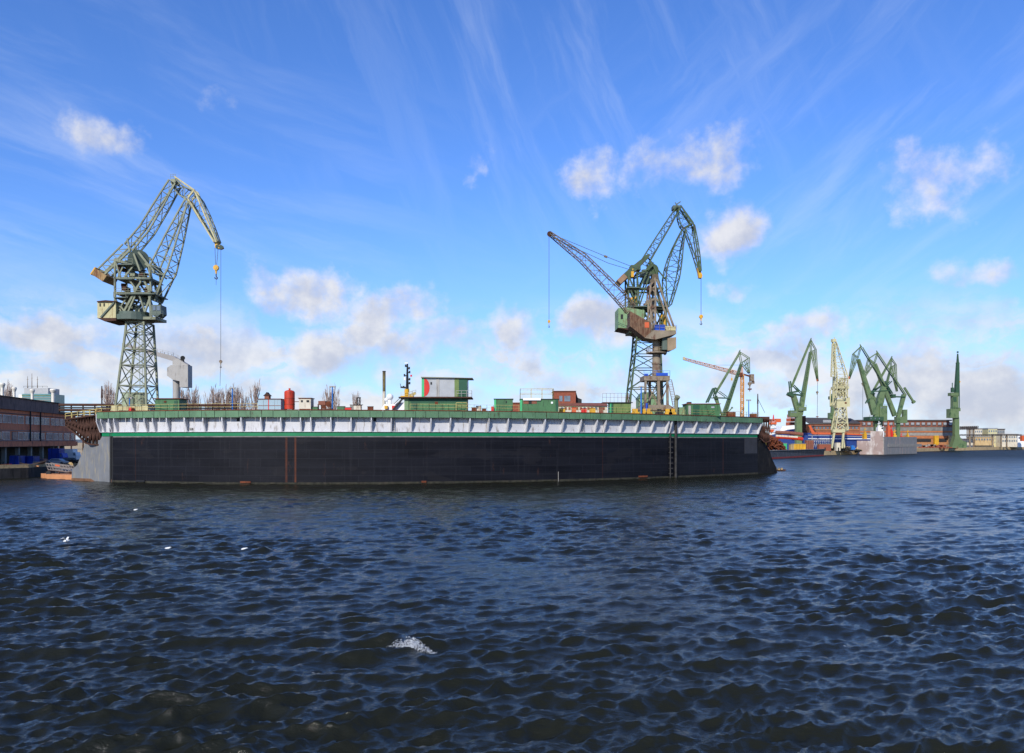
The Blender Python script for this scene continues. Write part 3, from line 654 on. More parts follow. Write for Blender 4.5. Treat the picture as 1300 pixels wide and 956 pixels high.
# main jib: wide in the middle, pointed at both ends
J = sta([(199,383,4),(206,350,17),(207.5,342,22),(222,302,15),(239.5,254,4)], D1+2.6, 0)
for i, wd in enumerate((3.2,4.2,4.2,3.2,1.6)): J[i] = (J[i][0], J[i][1], YV*(wd/2))
m = MB(); m.truss(J[:3], .30, .13, 2, kx=False); m.truss(J[2:], .27, .11, 6, kx=False); jb = m.build('main_jib', 'cr_grey', t)
m = MB(); 
for s_ in (-1,1):
    for a, b, k_ in (((189,337),(207,352),1.6),((170,322),(166,305),1.4)): m = MB(); m.bar(P(*a,D1+2.6)+YV*s_*1.6, P(*b,D1+2.6)+YV*s_*k_, .28); m.build('luffing_rod', 'cr_grey', t)
# back stay beam from head to rocker
m = MB(); m.truss(sta([(167,316,13),(187,292,12.5),(205,262,12),(222,233,9)], D1+2.6, 2.6), .27, .10, 6, kx=False); m.build('back_stay', 'cr_grey', t)
m = MB()
for s_ in (-1,1):
    a = YV*s_*1.3
    m.bar(P(171,318,D1+2.6)+a, P(133,354,D1+2.6)+a, .36); m.bar(P(160,312,D1+2.6)+a, P(127,345,D1+2.6)+a, .26)
    for k in range(5):
        u0 = k/5; u1 = (k+1)/5; A0 = P(171-38*u0,318+36*u0,D1+2.6)+a; B1 = P(160-33*u1,312+33*u1,D1+2.6)+a; A1 = P(171-38*u1,318+36*u1,D1+2.6)+a; m.bar(A0,B1,.15); m.bar(B1,A1,.15)
m.build('rocker_arm', 'cr_grey', t)
m = MB()
c_ = P(133,352,D1+2.6); d_ = (P(122,345,D1)-P(140,357,D1)).normalized(); u_ = d_.cross(YV).normalized()
m.box(c_, (17*D1/F, 4.4, 12*D1/F*.75), (d_, YV, u_)); cw = m.build('counterweight', mat('cw_rusty_cream', S(182,150,100), .8, var=.2, dirt=S(120,80,50), damt=.5), t)
m = MB(); m.box(c_+d_*1.45-V((0,0,0)), (.25,4.5,1.7), (d_, YV, u_)); m.build('end_plate', 'yellow', cw)
# head and fly jib
m = MB(); m.truss(sta([(222,231,7),(231,243,12),(246,250,15),(262,280,12),(277,308,3)], D1+2.6, 1.8), .20, .10, 7, kx=False); fj = m.build('fly_jib', 'cr_grey', t)
m = MB()
for s_ in (-.9,.9):
    a = YV*s_; m.bar(P(224,226,D1+2.6)+a, P(249,243,D1+2.6)+a, .26); m.bar(P(249,243,D1+2.6)+a, P(241,253,D1+2.6)+a, .3); m.bar(P(249,243,D1+2.6)+a, P(277,309,D1+2.6)+a, .28); m.bar(P(241,254,D1+2.6)+a, P(274,309,D1+2.6)+a, .28)
m.build('knee_frame', 'cr_cream', fj)
m = MB(); c_ = P(221,228,D1+2.6); pb(m, 216.5,227,223,231.5, D1+1.6, 2); m.bar(P(222,224,D1+2.6), P(226,231,D1+2.6), .3); railing(m, [P(216.5,227,D1+1.6), P(223,227,D1+1.6)], .9, .5, .05); m.build('jib_head', 'cr_grey', t)
m = MB(); m.prism([P(272,307,D1+2),P(275,305,D1+2),P(276.5,311,D1+2),P(281,311,D1+2),P(282,314,D1+2),P(279,315.5,D1+2),P(273,314.5,D1+2)], (0,1.2,0)); m.build('jib_tip', 'yellow', fj)
m = MB(); m.cyl(P(276,313,D1+1.9), P(276,313,D1+3.3), .4); m.cyl(P(280.5,313.5,D1+1.9), P(280.5,313.5,D1+3.3), .4); m.build('sheave', 'cr_dgrey', fj)
D1r = D1+2.6
rope(t, [P(272.8,314,D1r), P(273.8,338,D1r)], .07); rope(t, [P(277,314,D1r), P(275,338,D1r)], .07); rope(t, [P(280.4,314,D1r), P(280.2,458,D1r), P(279.3,490,D1r)], .06)
hookblock(t, P(274.4,340,D1r), 1.0); rope(t, [P(274.4,347,D1r), P(274.4,362,D1r)], .05)
hookblock(t, P(280.2,459,D1r), .55, 'cr_brown')
# long ladder on the tower
m = MB()
for s_ in (-.3,.3): m.bar(P(178,410,D1-.3)+V((s_,0,0)), P(180,514,D1-.3)+V((s_,0,0)), .07)
for k in range(34): q = P(178,410,D1-.3).lerp(P(180,514,D1-.3), k/34); m.bar(q+V((-.3,0,0)), q+V((.3,0,0)), .05)
m.build('ladder', 'cr_grey', t)

# ------------------------------------------------------------------ green lattice crane, right, further back
D2 = 196.
zq = ZT-.4
t = thing('level_luffing_crane', 'dark green lattice crane with yellow jib tip standing behind the brown column crane', 'crane', tuple(P(823,520,D2)))
yb = HY-(zq-H)*F/D2
cor = tower(t, D2, [420,431,449,467,492,yb], [809,808.5,807,804.8,801.8,798.5], [839,839,839.5,840,841,842], [6,6.1,6.3,6.6,6.9,7.2], 'cr_green', .40, .17)
m = MB(); pb(m, 799,419,846,422, D2-.5, 7); m.build('slewing_platform', 'cr_green', t)
m = MB(); m.prism([P(785,391,D2-.5),P(800,390.5,D2-.5),P(818,394,D2-.5),P(818,424,D2-.5),P(800,417,D2-.5),P(785,416,D2-.5)], (0,6.5,0)); hs = m.build('machinery_house', 'house_green', t)
m = MB(); m.prism([P(784.3,416.2,D2-.9),P(800,417.3,D2-.9),P(818,424.5,D2-.9),P(818,427,D2-.9),P(798,419,D2-.9)], (0,7,0)); m.build('underframe', 'drust', hs)
m = MB(); pb(m, 788,399,791,405, D2-.56, .1); m.build('window', 'dark', hs)
frame(t, 'side_frame', 'cr_green', D2+.3, 5.6, [(798,348,798,390,1),(798,350,809,376,.9),(809,346,809,420,1),(809,348,822,342,1),(798,364,812,366,1),(798,390,846,392,1.2),(812,366,800,386,.9),(809,346,812,388,.8),(822,342,830,336,1),(830,338,833,346,1),
  (833,346,846,388,1.1),(812,388,826,345,.9),(800,366,808,388,.9),(822,345,812,366,.9),(826,362,838,390,.9),(838,362,826,390,.9),(812,366,842,366,1),(816,392,830,420,.9),(830,392,818,420,.9),(832,392,846,420,.9),(846,392,834,420,.9),(846,388,846,422,1)], .36)
m = MB()
for (x, y) in ((798,350),(798,364),(798,390),(809,346),(812,366),(830,338),(826,366),(846,390),(822,342),(842,366),(812,388)): m.bar(P(x,y,D2+.3), P(x,y,D2+.3)+V((0,5.6,0)), .28)
for (a, b) in (((798,364),(842,366)),((798,390),(846,392)),((809,346),(830,338))):
    m.bar(P(*a,D2+.3), P(*b,D2+.3)+V((0,5.6,0)), .2); m.bar(P(*b,D2+.3), P(*a,D2+.3)+V((0,5.6,0)), .2)
m.build('cross_bracing', 'cr_green', t)
for (x0,x1,y) in ((796,812,364),(798,848,388),(800,850,419)):
    m = MB(); pb(m, x0,y,x1,y+1.4, D2-.6, 7); d_ = m.build('platform', 'cr_dgrey', t); m = MB(); railing(m, [P(x0,y,D2-.6), P(x1,y,D2-.6)], 1.1, 1.5, .07); m.build('railing', 'cr_green', d_)
for (x,y,w_,h_,mt) in ((802,384,5,6,'yellow'),(807,383,4,7,'yellow'),(803,348,3.5,7,'yellow'),(827,341,7,9,'cr_green'),(818,348,8,5,'cr_dgrey'),(832,350,8,9,'cr_dgrey'),(816,398,8,8,'cr_green'),(826,384,10,6,'cr_dgrey'),(822,356,8,6,'cr_dgrey'),(842,408,7,10,'yellow')):
    m = MB(); pb(m, x-w_/2,y-h_/2,x+w_/2,y+h_/2, D2+1.2, 2.2); m.cyl(P(x,y-h_/2,D2+2), P(x,y-h_/2,D2+2)+V((0,0,.6)), .6); m.build('winch', mt, t)
m = MB(); m.cyl(P(828,343,D2+1), P(828,343,D2+3), 1.6, n=16); m.build('rope_drum', 'cr_green', t)
J = sta([(848,388,5),(851,358,17),(855,335,17),(861,312,10),(868,292,4)], D2+3, 0)
for i, wd in enumerate((4,5,4.6,3.4,1.8)): J[i] = (J[i][0], J[i][1], YV*(wd/2))
m = MB(); m.truss(J, .28, .13, 7, kx=False); m.build('main_jib', 'cr_green', t)
m = MB(); m.truss(sta([(818,334,10),(830,314,9),(846,288,7.5),(860,265,5)], D2+3, 3), .3, .13, 7, kx=False); m.build('back_stay', 'cr_green', t)
m = MB()
for s_ in (-1.4,1.4): m.bar(P(823,325,D2+3)+YV*s_, P(801,345,D2+3)+YV*s_, .7, .35, 1.6, .35); m.bar(P(801,345,D2+3)+YV*s_, P(785,359,D2+3)+YV*s_, 1.6,.35, 1.3,.35)
m.box(P(806,341,D2+3), (2.5,3,1.2)); m.build('rocker_arm', 'cr_green', t)
m = MB(); c_ = P(788.5,356,D2+3); d_ = (P(782,362,D2)-P(795,349,D2)).normalized(); m.box(c_, (12*D2/F, 4.4, 7*D2/F), (d_,YV,d_.cross(YV).normalized())); m.build('counterweight', mat('cw_brown', S(150,120,92), .8, var=.25), t)
m = MB(); m.bar(P(820,324,D2+3), P(846,356,D2+3), .3); m.build('luffing_rod', 'cr_green', t)
m = MB(); m.truss(sta([(862,264,4),(867,282,13),(875,290,13),(883,318,8),(888,345,2.5)], D2+3, 2), .24, .11, 6, kx=False); fj = m.build('fly_jib', 'cr_green', t)
m = MB()
for s_ in (-1,1): a = YV*s_; m.bar(P(863,262,D2+3)+a, P(879,284,D2+3)+a, .25); m.bar(P(879,284,D2+3)+a, P(868,290,D2+3)+a, .28); m.bar(P(879,284,D2+3)+a, P(888,345,D2+3)+a, .25)
m.build('knee_frame', 'cr_green', fj)
m = MB(); pb(m, 854.5,260.5,863.5,265, D2+2, 2.2); m.bar(P(858,260,D2+3), P(864,256,D2+3), .25); m.bar(P(861,262,D2+3), P(857,257,D2+3), .2); m.build('jib_head', 'cr_dgrey', t)
m = MB(); m.prism([P(885.5,340,D2+2.4),P(888,339.5,D2+2.4),P(892,350,D2+2.4),P(891,353,D2+2.4),P(887.5,352.5,D2+2.4)], (0,1.2,0)); m.build('jib_tip', 'yellow', fj)
rope(t, [P(890,353,D2+3), P(890,400,D2+3)], .1); hookblock(t, P(890,402,D2+3), .9)

# ------------------------------------------------------------------ brown column crane in front of it
D3 = cd(835)+4
t = thing('slewing_column_crane', 'rusty brown crane on a grey column with long lattice jib pointing up to the left', 'crane', tuple(P(835,522,D3)))
y0 = HY-(ZT-H)*F/D3
c0 = P(833.5,430,D3+2.5)
m = MB(); zb = P(0,477,D3+2.5).z; zm = P(0,448,D3+2.5).z; zt = P(0,429,D3+2.5).z
m.cyl(V((c0.x,c0.y,zb)), V((c0.x,c0.y,zm)), .98, .90, n=24); m.cyl(V((c0.x,c0.y,zm)), V((c0.x,c0.y,zt)), .92, n=24); m.cyl(V((c0.x,c0.y,P(0,460,D3).z-.2)), V((c0.x,c0.y,P(0,460,D3).z)), 1.08, n=24)
m.build('column', 'cr_brown', t, smooth=False)
m = MB(); m.cyl(V((c0.x,c0.y,zm-.15)), V((c0.x,c0.y,zm+.1)), 2.3, n=24); g_ = m.build('gallery', 'cr_brown', t)
m = MB(); R_ = [V((c0.x+2.25*math.cos(a), c0.y+2.25*math.sin(a), zm+.1)) for a in np.linspace(0,2*math.pi,13)]; railing(m, R_, 1.05, 1.2, .06); m.build('railing', 'cr_brown', g_)
m = MB(); m.prism([P(841,445,D3+1.5),P(846,450,D3+1.5),P(846,432,D3+1.5),P(841,432,D3+1.5)], (0,2,0)); m.build('stair_tower', 'cr_dgrey', t)
m = MB(); pb(m, 817.5,477,850.5,483, D3, 5.5); pf = m.build('portal_platform', 'cr_brown', t)
m = MB(); railing(m, [P(817.5,477,D3), P(850.5,477,D3), P(850.5,477,D3+5.5)], 1.1, 1.3, .06); m.build('railing', 'bluepole', pf)
m = MB(); pb(m, 833,473.5,848,477, D3-.1,.08); pb(m, 818,474.5,823,477,D3-.1,.08); m.build('tarpaulin', 'blue', pf)
for (x0,x1,dy) in ((818.5,821.2,0),(834.5,838,0),(846,849,0),(828.5,831.5,4.6),(842,845,4.6)):
    m = MB(); m.bar(P(x0/2+x1/2,483,D3)+V((0,dy+.4,0)), P(x0/2+x1/2+(.5 if x0>830 else -.3),516,D3)+V((0,dy+.4,0)), (x1-x0)*D3/F*.95, .6); m.build('leg', 'cr_brown', t)
m = MB()
for a, b in (((820,483),(834,512)),((836,483),(822,512)),((836,500),(847,485)),((838,512),(848,490))): m.bar(P(*a,D3+2.5), P(*b,D3+2.5), .22)
m.build('bracing', 'cr_brown', t)
m = MB(); m.prism([P(812,519,D3-.2),P(818,514,D3-.2),P(850,514,D3-.2),P(857,519,D3-.2),P(857,521,D3-.2),P(812,521,D3-.2)], (0,6,0)); m.build('base_frame', 'cr_brown', t)
for x in (806,816,823,836.5,848,853):
    m = MB(); c_ = P(x,0,D3-.3); c_.z = ZT; wv_ = .9 if x in (806,848,853,816) else .6
    m.box(c_+V((0,0,1.0)), (wv_*1.3,.9,.9)); m.cyl(c_+V((-.35,-.55,.42)), c_+V((-.35,.55,.42)), .42, n=12); m.cyl(c_+V((.45,-.55,.42)), c_+V((.45,.55,.42)), .42, n=12)
    m.build('bogie', 'yellow' if x != 836.5 else 'dark', t)
m = MB(); m.cyl(P(821,521,D3-.5), P(821,512,D3-.5), .25); m.build('gas_bottle', 'blue', t)
m = MB()
a, b = P(850,482,D3+.5), P(857.5,518,D3+.5)
for s_ in (-.45,.45): m.bar(a+V((s_,0,0)), b+V((s_,0,0)), .14)
for k in range(18): q = a.lerp(b, k/17); m.bar(q+V((-.45,0,0)), q+V((.45,0,0)), .09)
m.build('ladder', 'cr_brown', t)
m = MB(); m.prism([P(800,395,D3+.5),P(824,408,D3+.5),P(826,409,D3+.5),P(826,430,D3+.5),P(818,428,D3+.5),P(800,414,D3+.5)], (0,4.5,0)); hs = m.build('machinery_house', mat('house_rusty', S(122,94,70), .8, var=.35, scale=1.2, dirt=S(92,56,36), damt=.5, dscale=.6), t)
m = MB(); pb(m, 818.5,409,824,416, D3+.4, .2); m.build('panel', 'orange', hs)
m = MB(); m.prism([P(818,429,D3-.6),P(830,419,D3-.6),P(858.5,420,D3-.6),P(858.5,424,D3-.6),P(832,431,D3-.6)], (0,5.5,0)); sp_ = m.build('slewing_platform', 'cr_brown', t)
m = MB(); railing(m, [P(830,419,D3-.6), P(858.5,420,D3-.6), P(858.5,420,D3+4.9)], 1.2, 1.2, .06); m.build('railing', 'cr_brown', sp_)
m = MB(); pb(m, 832,412,844,419.8, D3-.3, 2.2); m.build('container', 'blue', sp_)
m = MB(); pb(m, 845,414,858,419.5, D3+1, 2.2); m.build('container', 'cr_cream', sp_)
m = MB(); m.prism([P(847.5,429,D3),P(858.5,428,D3),P(858.5,442,D3),P(852,445,D3),P(847.5,445,D3)], (0,2.8,0)); cb = m.build('cab', mat('cab_tan', S(160,138,108), .6), t)
m = MB(); pb(m, 841,424,847.4,444, D3+.3, 2.5); m.build('side_wall', 'cr_dgrey', cb)
# mast frame
frame(t, 'mast_frame', 'cr_brown', D3+1, 3.2, [(832,349,832,420,1.1),(826,382,826,430,1),(834,350,826,362,1),(826,362,824,382,1),(833,352,855,414,1.1),(820,384,832,379,1.2),(832,379,836,382,1),(826,384,832,400,.8),(832,384,826,400,.8),(826,400,832,418,.8),(832,400,826,418,.8),(824,362,832,372,.8),(832,362,824,372,.8)], .34)
m = MB()
for k in range(12):
    y = 352+k*6; m.bar(P(832,y,D3+1), P(832,y,D3+4.2), .16)
    if k%2: m.bar(P(826 if y > 362 else 830,y,D3+1), P(832,y,D3+4.2), .14)
m.build('cross_bracing', 'cr_brown', t)
m = MB(); m.cyl(P(832,352,D3+.8), P(832,352,D3+4.4), .75, n=14); m.cyl(P(828,357,D3+.8), P(828,357,D3+4.4), .5, n=14); m.build('sheave', 'cr_rustlat', t)
m = MB(); pb(m, 823,362,834,368, D3+1.6, 2); m.build('winch', 'drust', t)
# jib
m = MB(); m.truss(sta([(801,393,13),(785,374,14),(740,328,10),(699,297.5,2.5)], D3+2.5, 2.2), .2, .08, 15, kx=False); jb = m.build('jib', 'cr_rustlat', t)
m = MB(); m.cyl(P(698,297,D3+1.7), P(698,297,D3+3.3), .62, n=14); m.build('jib_tip', 'drust', jb)
rope(t, [P(700,297,D3+2), P(770,326,D3+2), P(832,350,D3+2.4)], .09); rope(t, [P(702,302,D3+3), P(772,334,D3+3), P(832,352,D3+3)], .09)
m = MB(); m.bar(P(767,325,D3+2), P(771,326.5,D3+2), .4); m.build('rope_clamp', 'cr_rustlat', t)
rope(t, [P(697,299,D3+2.5), P(697,406,D3+2.5)], .09); hookblock(t, P(697,408,D3+2.5), .6)

# ------------------------------------------------------------------ grey ship crane rising behind the dock edge
D4 = cd(225)+42
t = thing('ship_deck_crane', 'grey boxy ship crane with its jib lowered to the left behind a green hut', 'crane', tuple(P(225,520,D4)))
m = MB(); m.cyl(P(224,522,D4+2), P(224,482,D4+2), .85, n=16); m.build('post', 'grey', t)
m = MB(); m.prism([P(212,467,D4),P(217,463.5,D4),P(238.5,463.5,D4),P(238.5,491.5,D4),P(228,491.5,D4),P(228,484,D4),P(219,482,D4),P(212,477,D4)], (0,2.6,0)); hs = m.build('housing', 'grey', t)
m = MB(); m.prism([P(219,463.5,D4+.3),P(219,458,D4+.3),P(226,455,D4+.3),P(238,463.5,D4+.3)], (0,1.8,0)); m.build('jib_bracket', 'grey', hs)
m = MB(); m.prism([P(155,435.5,D4+.6),P(220,452,D4+.6),P(239,463,D4+.6),P(236,466,D4+.6),P(218,458,D4+.6),P(155,439,D4+.6)], (0,1.4,0)); jb = m.build('jib', mat('ship_pale_grey', S(160,154,148), .5, var=.06), t)
m = MB(); railing(m, [P(193,445.3,D4+.6), P(220,452,D4+.6), P(232,459,D4+.6)], .8, 1.2, .06)
for k in range(14): q = P(157+k*4.7,436+k*1.19,D4+1.2); m.bar(q, q+V((0,0,.35)), .12)
m.build('railing', 'grey', jb)
m = MB(); m.cyl(P(232,454.5,D4+.4), P(232,454.5,D4+2.2), .55, n=12); m.bar(P(232,454,D4+1), P(234,463,D4+1), .3); m.build('sheave', 'dark', jb)
# ------------------------------------------------------------------ things standing on the dock's walkway
def hut(name, label, cat, x0, x1, yt, dx, wall, roof, dep=3., side=None, over=.25, base=None, off=.6, group=None):
    D = cd((x0+x1)/2)+off; zb = ZT if base is None else base; zt = P(0,yt,D).z; a = P(x0,0,D).x; b = P(x1,0,D).x
    t = thing(name, label, cat, ((a+b)/2, D+dep/2, zb), group)
    m = MB(); m.bx(a, b, D, D+dep, zb, zt); w_ = m.build('wall', wall, t)
    if side:
        m = MB(); m.bx(a-.04, a-.005, D+.03, D+dep-.03, zb+.02, zt-.02); m.bx(a-.03, a+.35, D-.03, D-.005, zb+.02, zt-.02); m.build('corner_panel', side, t)
    m = MB(); m.bx(a-over, b+over, D-over, D+dep+over, zt+.002, zt+.14); m.build('roof', roof, t)
    return t, D, a, b, zb, zt
def det(parent, name, mt, x0, y0, x1, y1, D, dep=.08, out=.09): m = MB(); pb(m, x0,y0,x1,y1, D-out, dep); return m.build(name, mt, parent)
t, D, *_ = hut('deck_hut', 'green hut with rusty flat roof under the grey ship crane', 'hut', 197, 227.5, 506.5, 0, 'hut', 'rust', dep=3.6)
det(t,'door','hut_d',221,509,225,521,D); det(t,'vent','rust',208,509,211,511,D)
t = thing('storage_tank', 'pale green storage tank seen through the legs of the left crane', 'tank', tuple(P(172,520,D1+14)))
m = MB(); D = D1+14
m.cyl(V((P(165,0,D).x,D,ZT-2)), V((P(165,0,D).x,D,P(0,500,D).z)), 1.6, n=16); m.cyl(V((P(177,0,D).x,D+.5,ZT-2)), V((P(177,0,D).x,D+.5,P(0,499,D).z)), 1.4, n=16); m.build('shell', mat('tank_pale_green', S(160,172,140), .6, dirt=S(110,100,70), damt=.3), t)
m = MB(); m.bx(P(165,0,D).x-1.5, P(177,0,D).x+1.4, D-1.2, D+1.2, P(0,500,D).z+.01, P(0,498.5,D).z); m.build('lid', 'cr_grey', t)
# pale blue cabin with red stripe and little red hut on top
t, D, a, b, zb, zt = hut('site_cabin', 'pale blue cabin with a red vertical stripe on the walkway', 'cabin', 327.5, 356.5, 507, 0, 'lblue', 'rust', dep=3, over=.12)
det(t,'stripe','bred',340.4,507,341.4,520.5,D,.03,.035); det(t,'seam','conc',334,508,334.3,520.5,D,.03,.035); det(t,'seam','conc',348.5,508,348.8,520.5,D,.03,.035); det(t,'batten','roofr',328,514.6,356,515.2,D,.03,.045)
D += .8; zz = zt+.145; xa, xb = P(334.7,0,D).x, P(342.3,0,D).x
th = thing('rooftop_hut', 'small rusty red gabled hut perched on the pale blue cabin', 'hut', ((xa+xb)/2, D+.6, zz))
m = MB(); m.bx(xa+.15, xb-.15, D, D+1.2, zz, zz+.55); m.build('wall', 'roofr', th)
m = MB(); m.prism([V((xa-.1,D-.1,zz+.552)),V((xb+.1,D-.1,zz+.552)),V((xb-.3,D-.1,zz+.9)),V(((xa+xb)/2,D-.1,zz+1.25)),V((xa+.3,D-.1,zz+.9))], (0,1.4,0)); m.build('roof', 'drust', th)
# red tank
D = cd(367.5)+2.2; c_ = P(367.6,0,D)
t = thing('pressure_tank', 'upright red cylindrical tank with domed top', 'tank', (c_.x,D,ZT)); r_ = 6.5*D/F; z1 = P(0,498,D).z
m = MB(); m.cyl((c_.x,D,ZT+.35), (c_.x,D,z1), r_, n=28); m.dome((c_.x,D,z1), r_, .42, n=28, m=4); m.build('shell', 'red', t, smooth=False)
m = MB()
for zz in (ZT+1.2, ZT+2.3): m.cyl((c_.x,D,zz), (c_.x,D,zz+.06), r_+.02, n=28)
m.build('hoop', 'rust', t)
m = MB(); m.cyl((c_.x,D,z1+.38), (c_.x,D,z1+.75), .18); m.build('top_valve', 'red', t)
for s_ in (-1,1): m = MB(); m.bx(c_.x+s_*r_*.7-.12, c_.x+s_*r_*.7+.12, D-.3, D+.3, ZT, ZT+.5); m.build('leg', 'rust', t)
D -= .2
t, D, a, b, zb, zt = hut('white_cabin', 'small cream cabin with two dark vents beside the red tank', 'cabin', 379.5, 394.5, 506, 0, 'cream', 'rust', dep=2.2, over=.15)
det(t,'vent','dark',382,508,384.2,510.5,D); det(t,'vent','dark',389,508,392.2,510.5,D); det(t,'stain','rust',380,519,394,520.5,D,.03,.035)
m = MB(); m.bar(P(374,510,D+1), P(380,510,D+1), .12); m.build('pipe', 'rust', t)
# rusty machine
D = cd(412)+1.5; c_ = P(412,0,D)
t = thing('deck_winch', 'rusty red winch with engine hood behind the deck edge', 'winch', (c_.x,D,ZT))
m = MB(); pb(m, 404,509,413,514, D, 1.6); m.build('hood', 'roofr', t)
m = MB(); m.cyl(P(417,513,D), P(417,513,D+1.6), .55); m.cyl(P(411,516.5,D), P(411,516.5,D+1.6), .4); m.build('drum', 'rust', t)
m = MB(); m.bx(P(403.5,0,D).x, P(421,0,D).x, D, D+1.6, ZT, ZT+.35)
for x in (404,408,413,420): m.bar(P(x,513,D+.2), V((P(x,0,D).x,D+.2,ZT)), .2)
m.build('frame', 'drust', t)
def lamp(px, yt, label, mt='bluepole', D=None, head=True, base=None, r=.11):
    D = D or cd(px)+5; x = P(px,0,D).x; zt = P(0,yt,D).z; zb = ZT if base is None else base
    t = thing('lamp_post', label, 'lamp post', (x,D,zb), 'blue lamp posts along the dock')
    m = MB(); m.cyl((x,D,zb), (x,D,zt), r*1.3, r, n=8); m.build('pole', mt, t)
    m = MB(); m.bx(x-.55,x+.55,D-.25,D+.25,zt,zt+.16); m.box((x-.4,D-.1,zt-.12),(.3,.35,.2)); m.box((x+.4,D-.1,zt-.12),(.3,.35,.2)); m.build('lamp_head', 'grey', t)
lamp(164.5,505,'blue lamp post standing inside the left crane legs'); lamp(295,493,'blue lamp post to the right of the hanging hook, before bare trees'); lamp(422,491,'blue lamp post right of the rusty winch')
lamp(814,491,'blue lamp post in front of the brown crane base', r=.14); lamp(950.5,508,'blue lamp post near the right end of the dock')
# thin masts at the ends
for (px, yt, lab) in ((129.3,490,'slim rusty mast at the left end of the dock'),(962,500,'slim dark mast at the right end of the dock')):
    D = cd(px)+1; x = P(px,0,D).x; m = MB(); zt = P(0,yt,D).z; m.cyl((x,D,ZT),(x,D,zt-2.4),.13,n=6); m.cyl((x,D,zt-2.4),(x,D,zt),.2,.1,n=6); solo(m, 'signal_mast', 'drust', lab, 'mast', base=(x,D,ZT))
D = cd(962)+1; m = MB(); m.bar(P(962.5,507,D+.3), P(971,524,D+.3), .08); solo(m, 'stay_wire', 'rope', 'thin stay wire slanting down from the right end mast', 'wire')
# tall chimney
D = cd(487)+60; x = P(487.6,0,D).x
t = thing('chimney', 'tall slim blackened yellow chimney behind the dock', 'chimney', (x,D,2.2))
m = MB(); m.cyl((x,D,2.2),(x,D,P(0,497,D).z),.42,n=14); m.build('lower_stack', 'cream', t); m = MB(); m.cyl((x,D,P(0,497,D).z+.002),(x,D,P(0,472,D).z),.40,n=14); m.build('upper_stack', mat('chimney_ochre', S(130,116,74), .8, dirt=S(50,46,40), damt=.5, streak=1.5), t)
m = MB(); m.cyl((x,D,P(0,472,D).z),(x,D,P(0,471,D).z),.46,n=14); m.build('rim', 'black', t)
# ship hidden in the dock: white wheelhouse and dome, black radar mast
D = cd(505)+16
t = thing('docked_ship_superstructure', 'white upper works and round radar dome of a ship inside the dock', 'ship', tuple(P(500,560,D)))
m = MB(); m.prism([V((P(x,0,D).x,D,P(0,y,D).z)) for x, y in ((484,545),(484,519),(488,513),(500,513),(503,511),(514,511),(514,545))], (0,6,0)); m.build('deckhouse', 'hwhite', t)
m = MB(); m.dome(P(495,504,D+1), .72, .72, n=16, m=5, full=True); m.cyl(P(495,515,D+1), P(495,507,D+1), .35); m.build('radar_dome', 'hwhite', t, smooth=True)
m = MB(); m.dome(P(490.5,507.5,D+1), .45, .45, n=12, m=4, full=True); m.cyl(P(490.5,515,D+1), P(490.5,509,D+1), .12); m.build('radar_dome', 'hwhite', t, smooth=True)
det(t,'locker','bred',497.5,515,501,519,D,.5,.6); det(t,'locker','yellow',488,515,492,519,D,.5,.6)
m = MB(); m.bar(P(495,525,D-.5), P(513,504,D-.5), .35); m.bar(P(500,513,D-.4), P(508,505,D-.4), .1); m.build('boom', 'black', t)
m = MB(); m.cyl(P(516.5,519,D), P(516.5,494,D), .5, n=8); m.box(P(517,503.5,D), (2.6,1.6,.25)); m.build('mast_base', 'yellow', t)
m = MB(); m.cyl(P(517,494,D), P(517.2,462,D), .32, .16, n=8)
for k,(y,l,s_) in enumerate(((492,4.5,-1),(487,3,1),(482,3,1),(477,3.5,-1),(473,3,1),(468,2.5,1),(465,2,-1))): m.bar(P(517,y,D), P(517+s_*l,y,D), .22); m.box(P(517+s_*l,y-.6,D), (.3,.3,.5))
m.bar(P(508.5,491.5,D), P(517,492.5,D), .35); m.bar(P(509,491.5,D), P(508,487,D), .1); ms = m.build('radar_mast', 'black', t)
m = MB(); m.box(P(514,481,D), (.35,.3,.6)); m.box(P(516,461,D), (.7,.3,.2)); m.build('radar_scanner', 'hwhite', ms); m = MB(); m.box(P(522,477,D), (.35,.3,.4)); m.build('signal_light', 'bred', ms)
m = MB(); railing(m, [P(509,504,D-.8), P(523,504,D-.8)], 1., .8, .05); m.bar(P(520,502,D), P(527,498,D), .3); m.bar(P(523,503,D), P(528,499,D), .3); m.build('railing', 'rail', t)
# large two-storey green hut with mixed upper cabin
D = cd(555)+1.2
xa, xb = P(513.5,0,D).x, P(592.5,0,D).x; zm_ = P(0,504,D).z; ztp = P(0,479.5,D).z
t = thing('control_house', 'two-storey green control house with patchwork metal upper cabin', 'control house', ((xa+xb)/2,D+2.5,ZT))
m = MB(); m.bx(xa,xb,D,D+5,ZT,zm_-.25); m.build('lower_wall', 'hut', t)
m = MB(); m.bx(xa-.03,P(518.5,0,D).x,D-.04,D-.005,ZT+.02,zm_-.3); m.build('corner_panel', 'house_green', t)
m = MB(); m.prism([V((P(x,0,D-.02).x,D-.03,P(0,y,D).z)) for x, y in ((519,505.5),(592,505.5),(592,511),(529,511.5),(530,519.5),(526,519.5))], (0,.025,0)); m.build('dark_panel', 'hut_d', t)
m = MB(); m.bx(xa-1.0,P(599,0,D).x,D-.9,D+5.3,zm_-.24,zm_); bl = m.build('balcony', 'drust', t)
m = MB(); railing(m, [P(579,504,D-.8), P(599,504,D-.8), P(599,504,D+5)], 1.2, 1.1, .06); m.build('railing', 'grey', bl); m = MB(); railing(m, [P(519,504,D-.8), P(528,501,D-.8)], .9, .8, .08); m.build('railing', 'grey', bl)
D5 = D+.2
m = MB(); m.bx(P(535.5,0,D5).x,P(593,0,D5).x,D5,D5+4.6,zm_+.002,ztp); up = m.build('upper_cabin', 'silver', t)
